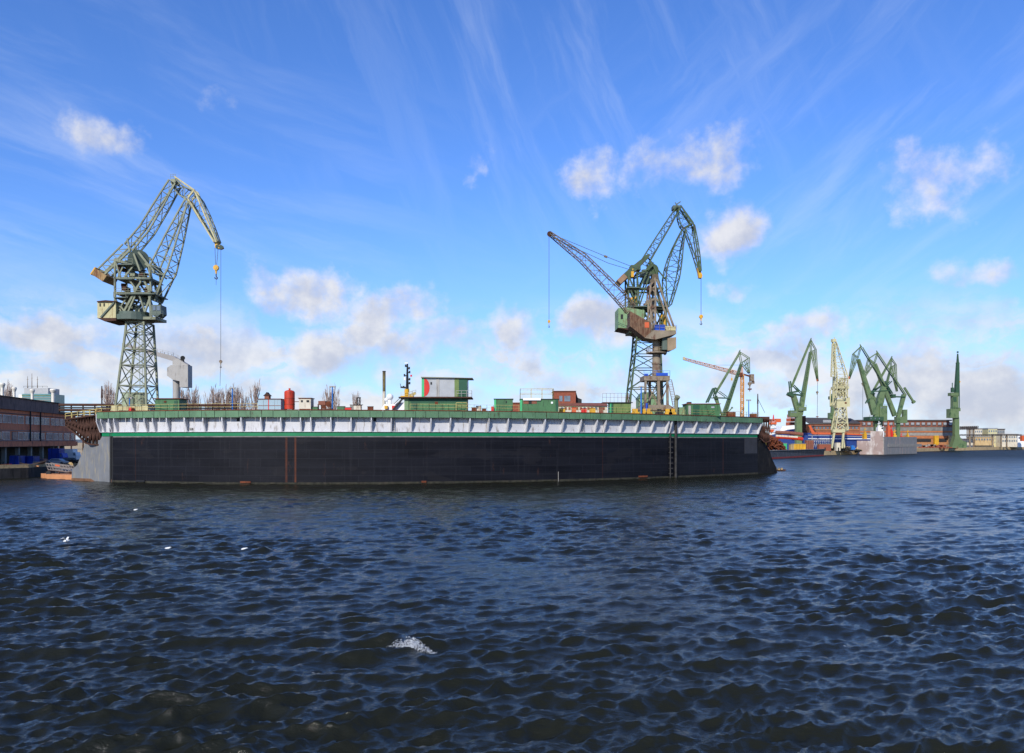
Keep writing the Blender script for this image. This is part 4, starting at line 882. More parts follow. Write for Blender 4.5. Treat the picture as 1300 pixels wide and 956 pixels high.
for (x0,x1,mt,nm) in ((535.3,538.4,'mint','corner_panel'),(582.8,593.1,'hut_d','open_door_panel'),(577,582.6,'hut_olive','side_panel'),(554,557.6,'grey','joint_strip')): det(up,nm,mt,x0,480.2,x1,503.6,D5,.05,.06)
ar = [V((P(538.6,0,D5).x, D5-.05, P(0,480.2,D5).z))]+[V((P(538.6+6.8*math.sin(a),0,D5).x, D5-.05, P(0,491.7-11.4*math.cos(a),D5).z)) for a in np.linspace(.25,math.pi-.1,9)]+[V((P(538.6,0,D5).x, D5-.05, P(0,503.4,D5).z))]
m = MB(); m.prism(ar, (0,.04,0)); m.build('red_panel', 'bred', up)
det(up,'window','dark',546.4,485,548.2,488,D5,.1,.12)
m = MB(); m.prism([V((P(534.7,0,D5).x,D5-.5,ztp+.003)),V((P(600,0,D5).x,D5-.5,ztp-.12)),V((P(600,0,D5).x,D5-.5,ztp-.02)),V((P(534.7,0,D5).x,D5-.5,ztp+.16))], (0,5.5,0)); m.build('roof', mat('tin_roof', S(150,150,130), .6), t)
det(t,'stain','rust',552,510,556,513,D,.02,.045)
m = MB(); railing(m, [P(579,520.5,D-.5), P(593,520.5,D-.5)], 1.4, 1.9, .08); m.build('railing', 'rail', t)
# mid huts
t, D, a, b, zb, zt = hut('deck_hut', 'small square green hut with mint corner and dark flat roof', 'hut', 627.5, 651, 507, 0, 'hut', 'dark', dep=3, side='mint', over=.12)
det(t,'lamp','dark',642,509,643.3,511.5,D); 
m = MB(); D_ = cd(624)+.8; pb(m, 623.5,516,627,521.5,D_,.8); solo(m, 'fire_locker', 'bred', 'small bright red locker at the left foot of the square green hut', 'locker')
t, D, a, b, zb, zt = hut('deck_hut', 'long green hut with red and white panel and yellow roof railing', 'hut', 660.5, 709, 507.2, 0, 'hut', 'dark', dep=4.2, side='mint', over=.12)
det(t,'sign_panel','hwhite',664,505.3,686.5,508.2,D,.06,.35); det(t,'red_panel','roofr',664.5,508.6,681.5,512.6,D,.03,.035); det(t,'window','dark',671,508.4,675,512.8,D,.05,.06); det(t,'porthole','hwhite',699.5,510,702,512.4,D,.05,.06); det(t,'side_panel','hut_d',705.5,508,708.9,522,D,.03,.04)
m = MB(); z0 = zt+.15; A = V((a,D-.1,z0)); B = V((b-1,D-.1,z0)); railing(m, [A,B,B+V((0,4,0)),A+V((0,4,0)),A], 2.0, 2.0, .07); m.build('railing', 'rail', t)
D = cd(782)+.8
t, D, a, b, zb, zt = hut('deck_hut', 'olive green hut with open railing on its dark roof beside the crane', 'hut', 775, 801, 511.5, 0, 'hut_olive', 'dark', dep=4, side='mint', over=.35)
det(t,'dark_panel','hut_d',776,512.5,778.5,524,D,.03,.04)
m = MB(); z0 = zt+.15; A = V((P(765,0,D).x,D,z0)); B = V((P(799,0,D).x,D,z0)); railing(m, [A,B,B+V((0,3,0))], 1.85, .85, .045)
m.bx(A.x,P(776,0,D).x,D-.2,D+3,z0-.12,z0-.005); m.build('railing', 'rust', t)
t, D, a, b, zb, zt = hut('deck_hut', 'green corrugated hut with sloping pale roof near the right end of the dock', 'hut', 872, 914, 513, 0, 'hut', 'roofr', dep=4.5, over=.2)
det(t,'door','hut_d',880,514.2,888,527.5,D); det(t,'end_panel','grey',874,515,877,526,D,.04,.05); det(t,'vent','silver',903,516,907,518,D,.04,.05)
m = MB(); 
for k in range(22): x = a+.3+k*(b-a-.5)/22; m.bx(x,x+.07,D-.05,D-.004,zb+.05,zt-.05)
m.build('corrugation', 'hut', t)
m = MB(); m.bx(P(874,0,D).x,P(878,0,D).x,D,D+2,zt+.142,zt+.5); m.build('roof_hatch', 'drust', t)
# small clutter right of the crane
for (x0,y0,x1,y1,mt,nm,lab,cat) in ((861,517,869,524.5,'house_green','equipment_box','pale green equipment box right of the brown crane','box'),(856.6,503,860.6,512,'cr_grey','exhaust_cowl','grey-blue exhaust cowl behind the crane ladder','cowl'),(924,523,934,528,'rust','scrap_bin','orange rusty bin on the deck left of the far orange mast','bin'),(954,525,961,529,'rust','scrap_bin','rusty bin at the right end mast','bin'),(163,517,166.5,521.5,'bred','fire_locker','red locker between the left crane legs','locker')):
    D = cd((x0+x1)/2)+1.5; m = MB(); pb(m,x0,y0,x1,0,D,1.5) if 0 else m.bx(P(x0,0,D).x,P(x1,0,D).x,D,D+1.5,ZT if nm != 'exhaust_cowl' else P(0,522,D).z,P(0,y0,D).z)
    if nm == 'exhaust_cowl': m = MB(); c_ = P(858.5,0,D); m.cyl((c_.x,D,ZT),(c_.x,D,P(0,507,D).z),.45); m.cyl((c_.x,D,P(0,507,D).z),(c_.x+.25,D-.5,P(0,503.5,D).z),.5,.6)
    solo(m, nm, mt, lab, cat)
D = cd(868)+1.2; m = MB(); railing(m, [V((P(858,0,D).x,D,ZT)), V((P(870,0,D).x,D,ZT))], 1.3, .7, .09); solo(m, 'safety_barrier', 'house_green', 'short pale green barrier right of the brown crane bogies', 'barrier')
# ------------------------------------------------------------------ land
def ground():
    m = MB(); z = 2.4
    out = [(-1500,120),(-118,150),(-105.5,172),(-106,182),(-140,245),(-60,262),(60,330),(110,388),(178,448),(206,476),(300,590),(352,645),(420,700),(494,770),(700,905),(1500,1300),(6000,2500),(6000,8000),(-6000,8000),(-6000,120)]
    top = [V((x,y,z)) for x, y in out]
    m.prism([V((x,y,-1.5)) for x, y in out], (0,0,1.5+z)); return m
o = struct(ground(), 'ground', M['sand'])
m = MB()
m.prism([V((-118.2,149,-1)),V((-105.3,171.5,-1)),V((-105.8,182.5,-1)),V((-106.4,182.5,-1)),V((-106.2,172,-1)),V((-119,149,-1))], (0,0,3.2)); 
m.bar(V((-400,121,.6)), V((-118,149.4,.6)), .8, 3.2)
solo(m, 'quay_wall', 'cdark', 'dark weathered quay wall under the brick building', 'quay wall')
m = MB(); m.bar(V((-118,150,2.5)), V((-105.8,172,2.5)), .9, .3); m.bar(V((-105.8,172,2.5)), V((-106.4,182,2.5)), .9, .3); solo(m, 'quay_coping', 'sand', 'pale stone coping along the top of the dark quay wall', 'coping')
m = MB(); R = random.Random(4)
pts = [V((352,645,0)),V((420,700,0)),V((494,770,0)),V((560,817,0))]
for a, b in zip([V((296,586,0))]+pts, pts):
    m.prism([a+V((0,-.6,-1)), b+V((0,-.6,-1)), b+V((0,.5,-1)), a+V((0,.5,-1))], (0,0,3.55))
solo(m, 'quay_wall', 'sand', 'long low sandstone quay wall along the far right shore', 'quay wall')
# low wooded hills on the horizon
m = MB(); R = random.Random(9); xs = np.linspace(-1800, 3200, 260)
hh = [14+9*math.sin(x*.0021)+5*math.sin(x*.009+1)+R.uniform(-2,2) for x in xs]
for i in range(len(xs)-1): m.add([(xs[i],2600,0),(xs[i+1],2600,0),(xs[i+1],2640+40,hh[i+1]),(xs[i],2680,hh[i]),(xs[i],2900,hh[i]*.8),(xs[i+1],2900,hh[i+1]*.8)], [(0,1,2,3),(3,2,5,4)])
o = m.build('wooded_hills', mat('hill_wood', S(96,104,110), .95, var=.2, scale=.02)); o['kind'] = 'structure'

# ------------------------------------------------------------------ far level-luffing cranes with box girders
def T(mb, a, b, w0, w1, D, d0=None, d1=None, dy=0):
    k = D/F; mb.bar(P(a[0],a[1],D)+V((0,dy,0)), P(b[0],b[1],D)+V((0,dy,0)), w0*k, (d0 or w0)*k, w1*k, (d1 or w1)*k); return mb
def lines(mb, L_, w, D, dy=0):
    for (x0,y0,x1,y1) in L_: T(mb,(x0,y0),(x1,y1),w,w,D,dy=dy)
    return mb
def far_crane(label, D, zb, boom, tie, fly, tower_, boxes, cwt=None, extra=None, hookp=None, tipc='orange', col='g1', bx0=None, group='green level luffing cranes of the far shipyard'):
    """boom: (x0,y0,w0,x1,y1,w1); tie: (x0,y0,x1,y1) head end last; fly: head, pivot, knee, tip"""
    t = thing('shipyard_crane', label, 'crane', (P(tower_[0][0],0,D).x, D, zb), group)
    m = MB(); T(m, boom[:2], boom[3:5], boom[2], boom[5], D); m.build('boom', col, t)
    m = MB(); 
    for s_ in (-1.2,1.2): T(m, tie[:2], tie[2:], 1.5, 1.3, D, .5, .5, dy=s_)
    m.build('tie_beam', col, t)
    h, p, k, tp = fly; m = MB()
    for s_ in (-1.4,1.4):
        lines(m, [(*h,*k),(*p,*k),(*k,*tp),(*p,*tp),(*h,*p),((p[0]+k[0])/2,(p[1]+k[1])/2,*tp)], .75, D, dy=s_*.7)
        for u in (.3,.6): a = V(p).lerp(V(tp),u); b = V(k).lerp(V(tp),u); lines(m, [(a.x,a.y,b.x,b.y)], .5, D, dy=s_*.7)
    T(m, h, (h[0]*1.0+ (h[0]-tie[0])*.04, h[1]-3), 1.6, .8, D)
    fj = m.build('fly_jib', col, t)
    m = MB(); d_ = (V(tp)-V(k)).normalized(); T(m, (tp[0]-d_.x*3,tp[1]-d_.y*3), tp, 1.8, 2.2, D); m.build('jib_tip', tipc, fj)
    if hookp:
        m = MB(); x_, ya, yb_ = hookp
        m.bar(P(tp[0],tp[1],D), P(x_,yb_,D), .16); m.build('rope', 'rope', t)
        m = MB(); c_ = P(x_,ya,D); m.cyl(c_+V((0,-.4,0)), c_+V((0,.4,0)), .7, n=8); m.bar(c_, c_-V((0,0,1.6)), .8, .5, .3, .3); m.build('hook_block', 'cr_brown', t)
        m = MB(); c_ = P(x_,yb_,D); m.box(c_, (1.3,.8,.5)); m.bar(c_, c_-V((0,0,.9)), .25); m.build('lower_hook', 'rust', t)
    m = MB()
    for a, b in zip(tower_, tower_[1:]): T(m, (a[0],a[1]), (b[0],b[1]), a[2], b[2], D)
    zz = P(0,tower_[-1][1],D).z; x_ = P(tower_[-1][0],0,D).x; w_ = tower_[-1][2]*D/F
    if zz > zb+.3: m.bx(x_-w_/2,x_+w_/2,D-w_/2,D+w_/2,zb,zz+.2)
    m.build('tower', col, t)
    for i, b in enumerate(boxes):
        m = MB(); pb(m, b[0],b[1],b[2],b[3],D-(b[2]-b[0])*D/F/2, (b[2]-b[0])*D/F); o = m.build(b[5] if len(b) > 5 else 'machinery_house', b[4] if len(b) > 4 else col, t)
        if b[2]-b[0] > 8:
            m = MB()
            for k_ in range(3): x_ = b[0]+1.2+k_*(b[2]-b[0]-2)/3; pb(m, x_, b[1]+1.5, x_+1.3, b[1]+3.2, D-(b[2]-b[0])*D/F/2-.12, .1)
            m.build('window', 'glass', o)
            m = MB(); y_ = b[1]; railing(m, [P(b[0],y_,D-1), P(b[2],y_,D-1)], 1.1, 1.5, .09); m.build('railing', 'g1d', o)
    if cwt: 
        m = MB(); T(m, cwt[:2], cwt[2:4], cwt[4], cwt[4], D); T(m, (cwt[2]-(cwt[2]-cwt[0])*.12,cwt[3]-(cwt[3]-cwt[1])*.12), cwt[2:4], cwt[4]*1.7, cwt[4]*1.7, D); m.build('counterweight_arm', col, t)
    if extra:
        for dy in (-1.5,1.5): m = MB(); [T(m,(e[0],e[1]),(e[2],e[3]),e[4],e[4],D,dy=dy) for e in extra]; m.build('frame', 'g1d' if col == 'g1' else col, t)
    # inspection ladder up the boom and walkway at the head
    m = MB(); a = P(boom[0],boom[1],D-1.2); b = P(boom[3],boom[4],D-1.2); n = int((a-b).length/1.2)
    for s_ in (-.3,.3): m.bar(a+V((s_,0,0)), b+V((s_,0,0)), .12)
    for k_ in range(n): q = a.lerp(b, k_/n); m.bar(q+V((-.3,0,0)), q+V((.3,0,0)), .1)
    m.build('ladder', 'g1d' if col == 'g1' else col, t)
    return t
far_crane('green box-girder crane with lowered jib left of the orange tower crane mast', 300, 2.4, (918.5,529,5.5,941,462,3.2), (908,500,939,448), ((938.5,447),(941,461),(950.5,454.5),(951,474)),
   [(908,503,4.5),(917,529,1.6),(917,540,3)], [(905,527,925,540,'g1','machinery_house')], (922,526,930,517,1.2), [(897.5,511,906,493,1.6),(906,493,909,494,2.0),(909,494,907,503,1.4),(904,505,925,505.5,1.1),(912,497,922,504,.8)], (951.8,487,494), 'blue')
# tower crane
D = 330
t = thing('tower_crane', 'slim orange tower crane mast with long pale horizontal jib behind the dock', 'crane', (P(942,0,D).x,D,2.4))
m = MB(); m.truss([(V((P(942,0,D).x,D,2.4)), V((.55,0,0)), V((0,.55,0))), (P(942.3,476,D), V((.55,0,0)), V((0,.55,0)))], .26, .16, 26, kx=False)
m.build('mast', 'tan', t)
m = MB(); m.truss([(P(868,455.5,D), V((0,0,.45)), V((0,.4,0))), (P(940,475,D), V((0,0,.75)), V((0,.7,0)))], .2, .16, 24, kx=False); jb = m.build('jib', 'tanp', t)
m = MB(); m.box(P(868.5,455,D), (.9,1,1.1)); m.build('jib_tip', 'cr_cream', jb)
m = MB(); m.bar(P(942,476,D), P(942,463,D), 1.0,1.0,.3,.3); m.build('mast_head', 'tanp', t)
m = MB(); m.bar(P(940,474,D), P(956,479,D), .6); m.build('counter_jib', 'rust', t); m = MB(); pb(m, 953,475,957.5,484,D-.8,1.6); pb(m, 955,484,958,487,D-.5,1); m.build('counterweight', 'cr_brown', t)
m = MB(); pb(m, 939.5,473,943,478,D-1.2,2.2); pb(m, 927,470,931,473,D-.5,1); m.build('cab', 'rust', t)
rope(t, [P(941.9,463.5,D), P(905,463.5,D)], .08); m = MB(); m.bar(P(929,473,D), P(929,480,D), .08); m.bar(P(929,480,D), P(929,483,D), .5); m.build('hook_block', 'yellow', t)
# red and white crane far off
D = 620
t = thing('red_white_crane', 'small far red and white tower crane at the right end of the dock', 'crane', (P(981.5,0,D).x,D,2.4))
m = MB()
for s_ in (-1,1):
    for y0,y1,w0,w1 in ((560,534,5.5,4.2),): m.bar(V((P(981.8,0,D).x+s_*1.9,D,2.4)), P(981.8,533,D)+V((s_*1.3,0,0)), .6)
for k in range(7): z = 3+k*3; m.bar(V((P(981.8,0,D).x-1.8,D,z)), V((P(981.8,0,D).x+1.8,D,z+2)), .45)
m.build('tower', 'hwhite', t)
m = MB(); m.truss([(P(969,534,D), V((0,0,.7)), V((0,.7,0))), (P(985,533.5,D), V((0,0,1)), V((0,.8,0)))], .4, .3, 7, kx=False); m.build('jib', mat('faded_red', S(214,110,84), .6), t)
m = MB(); pb(m, 985,531.5,991.5,536,D-1.5,3); pb(m, 977,536,986,539,D-2,4); m.build('counter_jib', 'orange', t); m = MB(); m.bar(P(981.8,534,D), P(982,526.5,D), 1.2,1.2,.4,.4); m.build('mast_head', 'bred', t)
m = MB(); pb(m, 979,545,985.5,549,D-2,4); pb(m, 979.4,552,985,556,D-2,4); m.build('red_band', 'orange', t)
far_crane('green box-girder crane over the orange ship wheelhouse, jib reaching right', 480, 2.4, (1015.5,527,5.8,1029,447,3.2), (1004.5,492,1029,433), ((1029,432),(1029.5,446),(1035.5,444),(1038,484)),
   [(1006.5,500,5.5),(1013,522,6.2),(1013.5,524,7),(1013.5,551,7)], [(1003.5,521,1013,529),(1013.5,516.5,1024,521.5)], None, [(1001,499,1012,497,2.2),(1002.5,484,1004,500,1.3),(1004,500,1018,502,1.5),(1007,489,1014,497,1.1),(1010,492,1018,500,1.0),(1000,500,1006,503,3.0)], (1037.5,498,529))
# cream lattice crane on portal legs
D = 455
t = thing('cream_lattice_crane', 'pale cream lattice crane on yellow portal legs with jib straight up', 'crane', (P(1066,0,D).x,D,2.4))
kD = D/F
for (x0,x1,yt_,yb_,mt) in ((1059.5,1056,546,569,'ccream'),(1071,1069,546,569,'ccream'),(1075,1077.5,543,569,'ccream')):
    m = MB(); T(m, (x0,yt_), (x1,yb_), 2.4, 1.8, D, dy=0 if x0 < 1074 else 6); m.build('leg', mt, t)
m = MB(); m.bx(P(1057,0,D).x, P(1072,0,D).x, D-1, D+1, P(0,549,D).z, P(0,545,D).z); m.bar(P(1071,546,D), P(1075.5,546,D+6), 1.6); m.build('portal_beam', 'ccream', t)
m = MB(); m.truss([(P(1066,546,D+2.5), V((3.6,0,0)), V((0,3,0))), (P(1067.5,517,D+2.5), V((2.1,0,0)), V((0,2.4,0)))], .6, .34, 3); m.build('tower', 'ccream', t)
m = MB(); m.prism([P(1062.5,518,D),P(1062.5,507,D),P(1079,504.5,D),P(1079,516,D),P(1066,517.5,D)], (0,5,0)); mh = m.build('machinery_house', 'ccream', t)
m = MB(); pb(m, 1072.5,510.5,1075,512.5,D-.15,.1); m.build('emblem', 'rust', mh)
m = MB(); pb(m, 1060,490.5,1078,493.5,D-1,6); pl_ = m.build('platform', 'ccream', t); m = MB(); railing(m, [P(1060,490.5,D-1), P(1078,490.5,D-1)], 1.3, 1.5, .14); m.build('railing', 'ccream', pl_)
m = MB()
for (a, b) in (((1061,507),(1062,478)),((1076,505),(1076,482)),((1066,505),(1070,480)),((1071,505),(1066,480)),((1061,493),(1068,482)),((1061,507),(1069,493)),((1076,505),(1070,493)),((1057.5,516),(1057.5,495)),((1057.5,516),(1062,507)),((1057.5,495),(1061,493)),((1069,480),(1077,481))):
    for dy in (0,4): m.bar(P(*a,D)+V((0,dy,0)), P(*b,D)+V((0,dy,0)), .5)
m.build('mast_frame', 'ccream', t)
m = MB(); pb(m, 1066,485,1072,490,D+1,3); pb(m, 1067,496,1073,503,D+1,3); m.build('winch', 'cr_brown', t)
m = MB(); m.truss([(P(1066,505,D-1), V((2.5,0,0)), V((0,1.6,0))), (P(1068.5,480,D-1), V((3.1,0,0)), V((0,2,0))), (P(1063.5,455,D-1), V((1.9,0,0)), V((0,1.4,0))), (P(1059.5,434,D-1), V((.9,0,0)), V((0,.7,0)))], .42, .2, 10, kx=False); jb = m.build('jib', 'ccream', t)
m = MB(); m.truss([(P(1057.5,478,D-2), V((1.0,0,0)), V((0,.8,0))), (P(1058.5,436,D-2), V((.8,0,0)), V((0,.7,0)))], .36, .2, 9, kx=False); m.build('back_stay', 'ccream', t)
m = MB(); pb(m, 1057,430,1062,434,D-2,2.5); m.bar(P(1059.5,430,D-1), P(1059.5,428,D-1), .4); m.build('jib_head', 'ccream', jb)
# dark green crane hidden behind it
D = 560
t = thing('shipyard_crane', 'dark green crane mostly hidden behind the cream lattice crane', 'crane', (P(1056,0,D).x,D,2.4), 'green level luffing cranes of the far shipyard')
m = MB(); T(m,(1057,530),(1057.5,500),4.5,3.5,D); T(m,(1057.5,500),(1058,478),1.6,1.4,D); m.bx(P(1055,0,D).x,P(1059,0,D).x,D-1,D+1,2.4,P(0,530,D).z); m.build('tower', 'g1', t)
m = MB(); pb(m, 1053.5,524,1058,532,D-2,4); m.build('machinery_house', 'g1', t); m = MB(); pb(m, 1053.5,503,1057,507,D-2,3); m.build('counterweight_arm', 'g1d', t)
far_crane('green crane with jib folded to the left, leftmost of the close trio', 520, 2.4, (1110.5,526,7,1089.5,456,3.6), (1125,492,1094,441), ((1093,440),(1089,454),(1083,449.5),(1078,481)),
   [(1121.5,491,5),(1117,506,7),(1112,530,6),(1112.5,541,5)], [(1117,515,1126.5,535),(1104,529,1122,534,'g1d','slewing_platform')], None, [(1108,497,1127,496,1.2),(1104,500,1110,496,1.8),(1100,512,1103,506,1.3),(1122,484,1132,500,1.2),(1124,491,1131,484,1.0)], None)
far_crane('green crane at the centre of the close trio, long arm reaching down right', 545, 2.4, (1136,528,5,1110.5,462,3.8), (1149.5,502,1114,449), ((1114,448),(1110,461),(1102.5,455.5),(1095.5,482)),
   [(1147.5,501,4.5),(1140,530,4),(1140,541,4)], [(1139,529,1147,537),(1147,520,1152,537)], (1148,492,1160.5,511.5,2.2), [(1130,503.5,1148,504,1.4),(1124,489,1131,502,1.0),(1131,503,1135,503,4.5)], (1095,487,538))
far_crane('green crane leaning right, hindmost of the close trio', 580, 2.4, (1117,522,3.2,1131,466,2.2), (1107,499,1131.5,456), ((1131.5,455),(1131,466),(1137,463),(1138.5,497)),
   [(1107,499,2.2),(1118,523,4),(1118,540,4)], [(1114,518,1122,526)], None, [(1106,499,1124,486,1.0),(1104,497,1109,501,2.5)], None, tipc='g1')
# far right crane seen end on
D = 640
t = thing('shipyard_crane', 'solitary green crane seen end-on at the far right, standing on a flared foot', 'crane', (P(1213,0,D).x,D,2.4), 'green level luffing cranes of the far shipyard')
m = MB(); T(m,(1213.5,556),(1213.5,530),5.6,5.6,D); m.prism([V((P(x,0,D).x,D-2.5,z)) for x, z in ((1206,2.4),(1209,P(0,560,D).z),(1211,P(0,553,D).z),(1216,P(0,553,D).z),(1219,P(0,559,D).z),(1225,P(0,561,D).z),(1225,2.4))], (0,5,0)); m.build('tower', 'g1', t)
m = MB(); pb(m, 1206.5,519,1217.5,530.5,D-3,6); mh = m.build('machinery_house', 'g1', t); m = MB(); railing(m, [P(1206.5,519,D-3), P(1217.5,519,D-3)], 1.2, 2, .14); m.build('railing', 'g1d', mh)
m = MB(); pb(m, 1210,502,1217,519,D-2,4); pb(m, 1207.5,498.5,1217,502.5,D-2.5,5); pb(m, 1217,518,1219.5,522,D-1,2); m.build('mast_frame', 'g1', t)
m = MB(); pb(m, 1210.5,504,1214.5,510,D-2.2,.15); pb(m,1208.5,492,1211,498,D-1,2); m.bar(P(1209,498,D), P(1209,486,D), .5); m.build('winch', 'g1d', t)
m = MB(); T(m,(1214.5,503),(1215.8,461),5.2,3.0,D); jb = m.build('boom', 'g1d', t); m = MB(); T(m,(1215.8,461),(1215.8,449),2.4,1.2,D); T(m,(1213.5,461),(1218,461),1.2,1.2,D); T(m,(1215.8,448),(1215.8,446),1.8,1.4,D); m.build('jib_head', 'g1d', jb)
m = MB(); T(m,(1217,486),(1218.5,484),1.8,1.8,D); m.build('jib_tip', 'yellow', t); m = MB(); T(m,(1216.5,499),(1217.5,497),1.6,1.6,D); m.build('lamp', 'yellow', t)
m = MB(); T(m,(1218,520),(1218,500),.7,.7,D); T(m,(1216.5,530),(1216.5,500),.6,.6,D); m.build('ladder', 'g1d', t)

# ------------------------------------------------------------------ long assembly hall
D = 665
def zpy(y, D): return P(0,y,D).z
xh0, xh1 = P(1090,0,D).x, P(1210,0,D).x
t = thing('assembly_hall', 'long orange brick assembly hall with grey glazed roof band behind the trio of cranes', 'hall', ((xh0+xh1)/2,D+15,2.4))
m = MB(); m.bx(xh0,xh1,D,D+40,2.4,zpy(547,D)); m.build('wall', 'obrick', t)
m = MB(); m.bx(xh0,xh1,D-.6,D+36,zpy(547,D)+.01,zpy(542,D)); m.build('clerestory_glazing', mat('hall_glaze', S(134,132,124), .5, var=.3, scale=.3), t)
m = MB(); m.prism([V((xh0,D-1,zpy(542,D)+.01)),V((xh1,D-1,zpy(542,D)+.01)),V((xh1-4,D-1,zpy(534.5,D))),V((xh0,D-1,zpy(534.5,D)))], (0,30,0)); m.build('upper_wall', 'roofr', t)
m = MB(); m.bx(xh0-1,xh1-2,D-2,D+32,zpy(534.4,D),zpy(533,D)); m.build('roof', 'roofd', t)
m = MB(); m.bx(xh0,xh1,D-.9,D-.62,zpy(549,D),zpy(547.2,D)); m.bx(xh0,xh1,D-.5,D-.01,zpy(556.5,D),zpy(553.2,D)); m.build('orange_band', mat('hall_orange', S(184,114,70), .6), t)
m = MB(); m.bx(xh0,xh1,D-.5,D-.01,zpy(553,D),zpy(549.2,D)); m.build('grey_band', 'conc', t)
for x in np.arange(1094, 1206, 6.9):
    w1 = MB(); pb(w1, x,536.2,x+4.9,540.6,D-1.15,.1); f = w1.build('window', 'roofd', t)
    w2 = MB(); pb(w2, x+.5,536.5,x+4.4,539.2,D-1.3,.1); w2.build('pane', 'silver', f)
for (x0,x1) in ((1163,1182),(1189,1202),(1130,1160)):
    w1 = MB(); pb(w1, x0,557.2,x1,560.8,D-.6,.5); w1.build('door_opening', 'dark', t)
for (x0,x1,mt) in ((1184,1189,'yellow'),(1202.5,1208,'sand')):
    w1 = MB(); pb(w1, x0,553,x1,0,D-3,2) if 0 else w1.bx(P(x0,0,D).x,P(x1,0,D).x,D-3.5,D-1.2,2.4,zpy(553,D)); w1.build('pillar', mt, t)
for k in range(9):
    x = random.uniform(1164,1202); w1 = MB(); s_ = random.uniform(1,3); c_ = P(x,0,D-9); w1.box((c_.x,c_.y,2.4+s_/2), (s_*1.6,2,s_)); 
    solo(w1, 'scrap_heap', random.choice(['rust','brick','conc','cr_brown']), 'heaped stores and scrap on the sandy quay before the hall doors', 'stores', 'stores in front of the hall')
D = 560
xh0, xh1 = P(1028,0,D).x, P(1092,0,D).x
t = thing('workshop_hall', 'red brick workshop hall with grey roof behind the blue ship', 'hall', ((xh0+xh1)/2,D+15,2.4))
m = MB(); m.bx(xh0,xh1,D,D+35,2.4,zpy(538,D)); m.build('wall', 'rbrick', t)
m = MB(); m.prism([V((xh0-1,D-1,zpy(538,D)+.01)),V((xh1,D-1,zpy(538,D)+.01)),V((xh1,D+16,zpy(532,D+16))),V((xh0-1,D+16,zpy(531,D+16)))], (0,0,.6)); m.build('roof', 'roofd', t)
m = MB(); pb(m, 1045,533.2,1055,536.5,D-1.5,.3); m.build('roof_light', 'silver', t)
for y in (540.5,545,549.5):
    w1 = MB(); pb(w1, 1029,y,1091,y+1.2,D-.3,.25); w1.build('wall_band', random.choice(['obrick','roofd','sand']), t)
for x in np.arange(1031,1090,4.6):
    w1 = MB(); pb(w1, x,542,x+2.6,544.6,D-.25,.1); w1.build('window', 'glass', t)
# buildings at the far right
D = 760
def block(name, label, cat, x0, x1, yt, wall, roof, nw, rows, D=D, group=None):
    t = thing(name, label, cat, (P((x0+x1)/2,0,D).x, D+8, 2.4), group)
    zt = zpy(yt,D); a, b = P(x0,0,D).x, P(x1,0,D).x
    m = MB(); m.bx(a,b,D,D+14,2.4,zt); m.build('wall', wall, t); m = MB(); m.bx(a-.4,b+.4,D-.4,D+14.4,zt+.01,zt+.9); m.build('roof', roof, t)
    for r_ in range(rows):
        for k in range(nw):
            x = a+(k+.5)*(b-a)/nw; z = zt-2.2-r_*3.6
            if z < 4: continue
            m = MB(); m.bx(x-(b-a)/nw*.28, x+(b-a)/nw*.28, D-.12, D-.02, z-.9, z+.9); m.build('window', 'glass', t)
    return t
block('apartment_block', 'white block left of the yellow block on the far right shore', 'building', 1237.5, 1247, 545, 'cream', 'conc', 4, 4)
block('apartment_block', 'grey-beige middle block on the far right shore', 'building', 1247.2, 1254, 546, 'bgrey', 'roofd', 3, 4, D=770)
block('apartment_block', 'pale yellow block on the far right shore', 'building', 1254.5, 1266, 544.5, 'ccream', 'silver', 4, 4)
block('apartment_block', 'brown-grey block behind the bare lattice gallery', 'building', 1266.2, 1275.5, 545.5, 'conc', 'roofd', 4, 4, D=775)
block('warehouse', 'long low cream warehouse at the right edge of the shore', 'warehouse', 1272, 1292, 552, 'cream', 'conc', 7, 2, D=750)
block('warehouse', 'low white shed with orange end at the right picture edge', 'warehouse', 1292.3, 1310, 553, 'hwhite', 'silver', 5, 1, D=748)
block('warehouse', 'low yellow-tan shed behind the lattice gallery posts', 'warehouse', 1238, 1262, 555, 'sand', 'conc', 7, 1, D=742)
block('warehouse', 'small cream shed right of the end-on green crane', 'warehouse', 1225, 1236, 558, 'cream', 'conc', 3, 1, D=742)
m = MB(); D = 735; pb(m, 1297.5,553,1301,560,D,3); solo(m, 'orange_container', 'orange', 'orange upright container at the right picture edge', 'container', base=(P(1299,0,D).x,D,2.4))
t = thing('pipe_gallery', 'long grey lattice gallery on posts crossing the right shore', 'gallery', (P(1250,0,725).x,725,2.4)); D = 725
m = MB(); m.truss([(P(1218,543.5,D), V((0,0,1.4)), V((0,1.2,0))), (P(1241,543,D), V((0,0,1.4)), V((0,1.2,0)))], .4, .3, 9); m.build('truss_bridge', 'roofd', t); m = MB(); m.truss([(P(1219,552.3,D), V((0,0,.5)), V((0,1,0))), (P(1296,552.3,D), V((0,0,.5)), V((0,1,0)))], .35, .25, 26, kx=False); m.build('truss_bridge', 'roofd', t)
for x in (1231,1236,1260,1271,1278): m = MB(); m.bx(P(x,0,D).x-.5,P(x,0,D).x+.5,D-.5,D+.5,2.4,zpy(543 if x < 1240 else 551,D)); m.build('post', 'cr_brown', t)
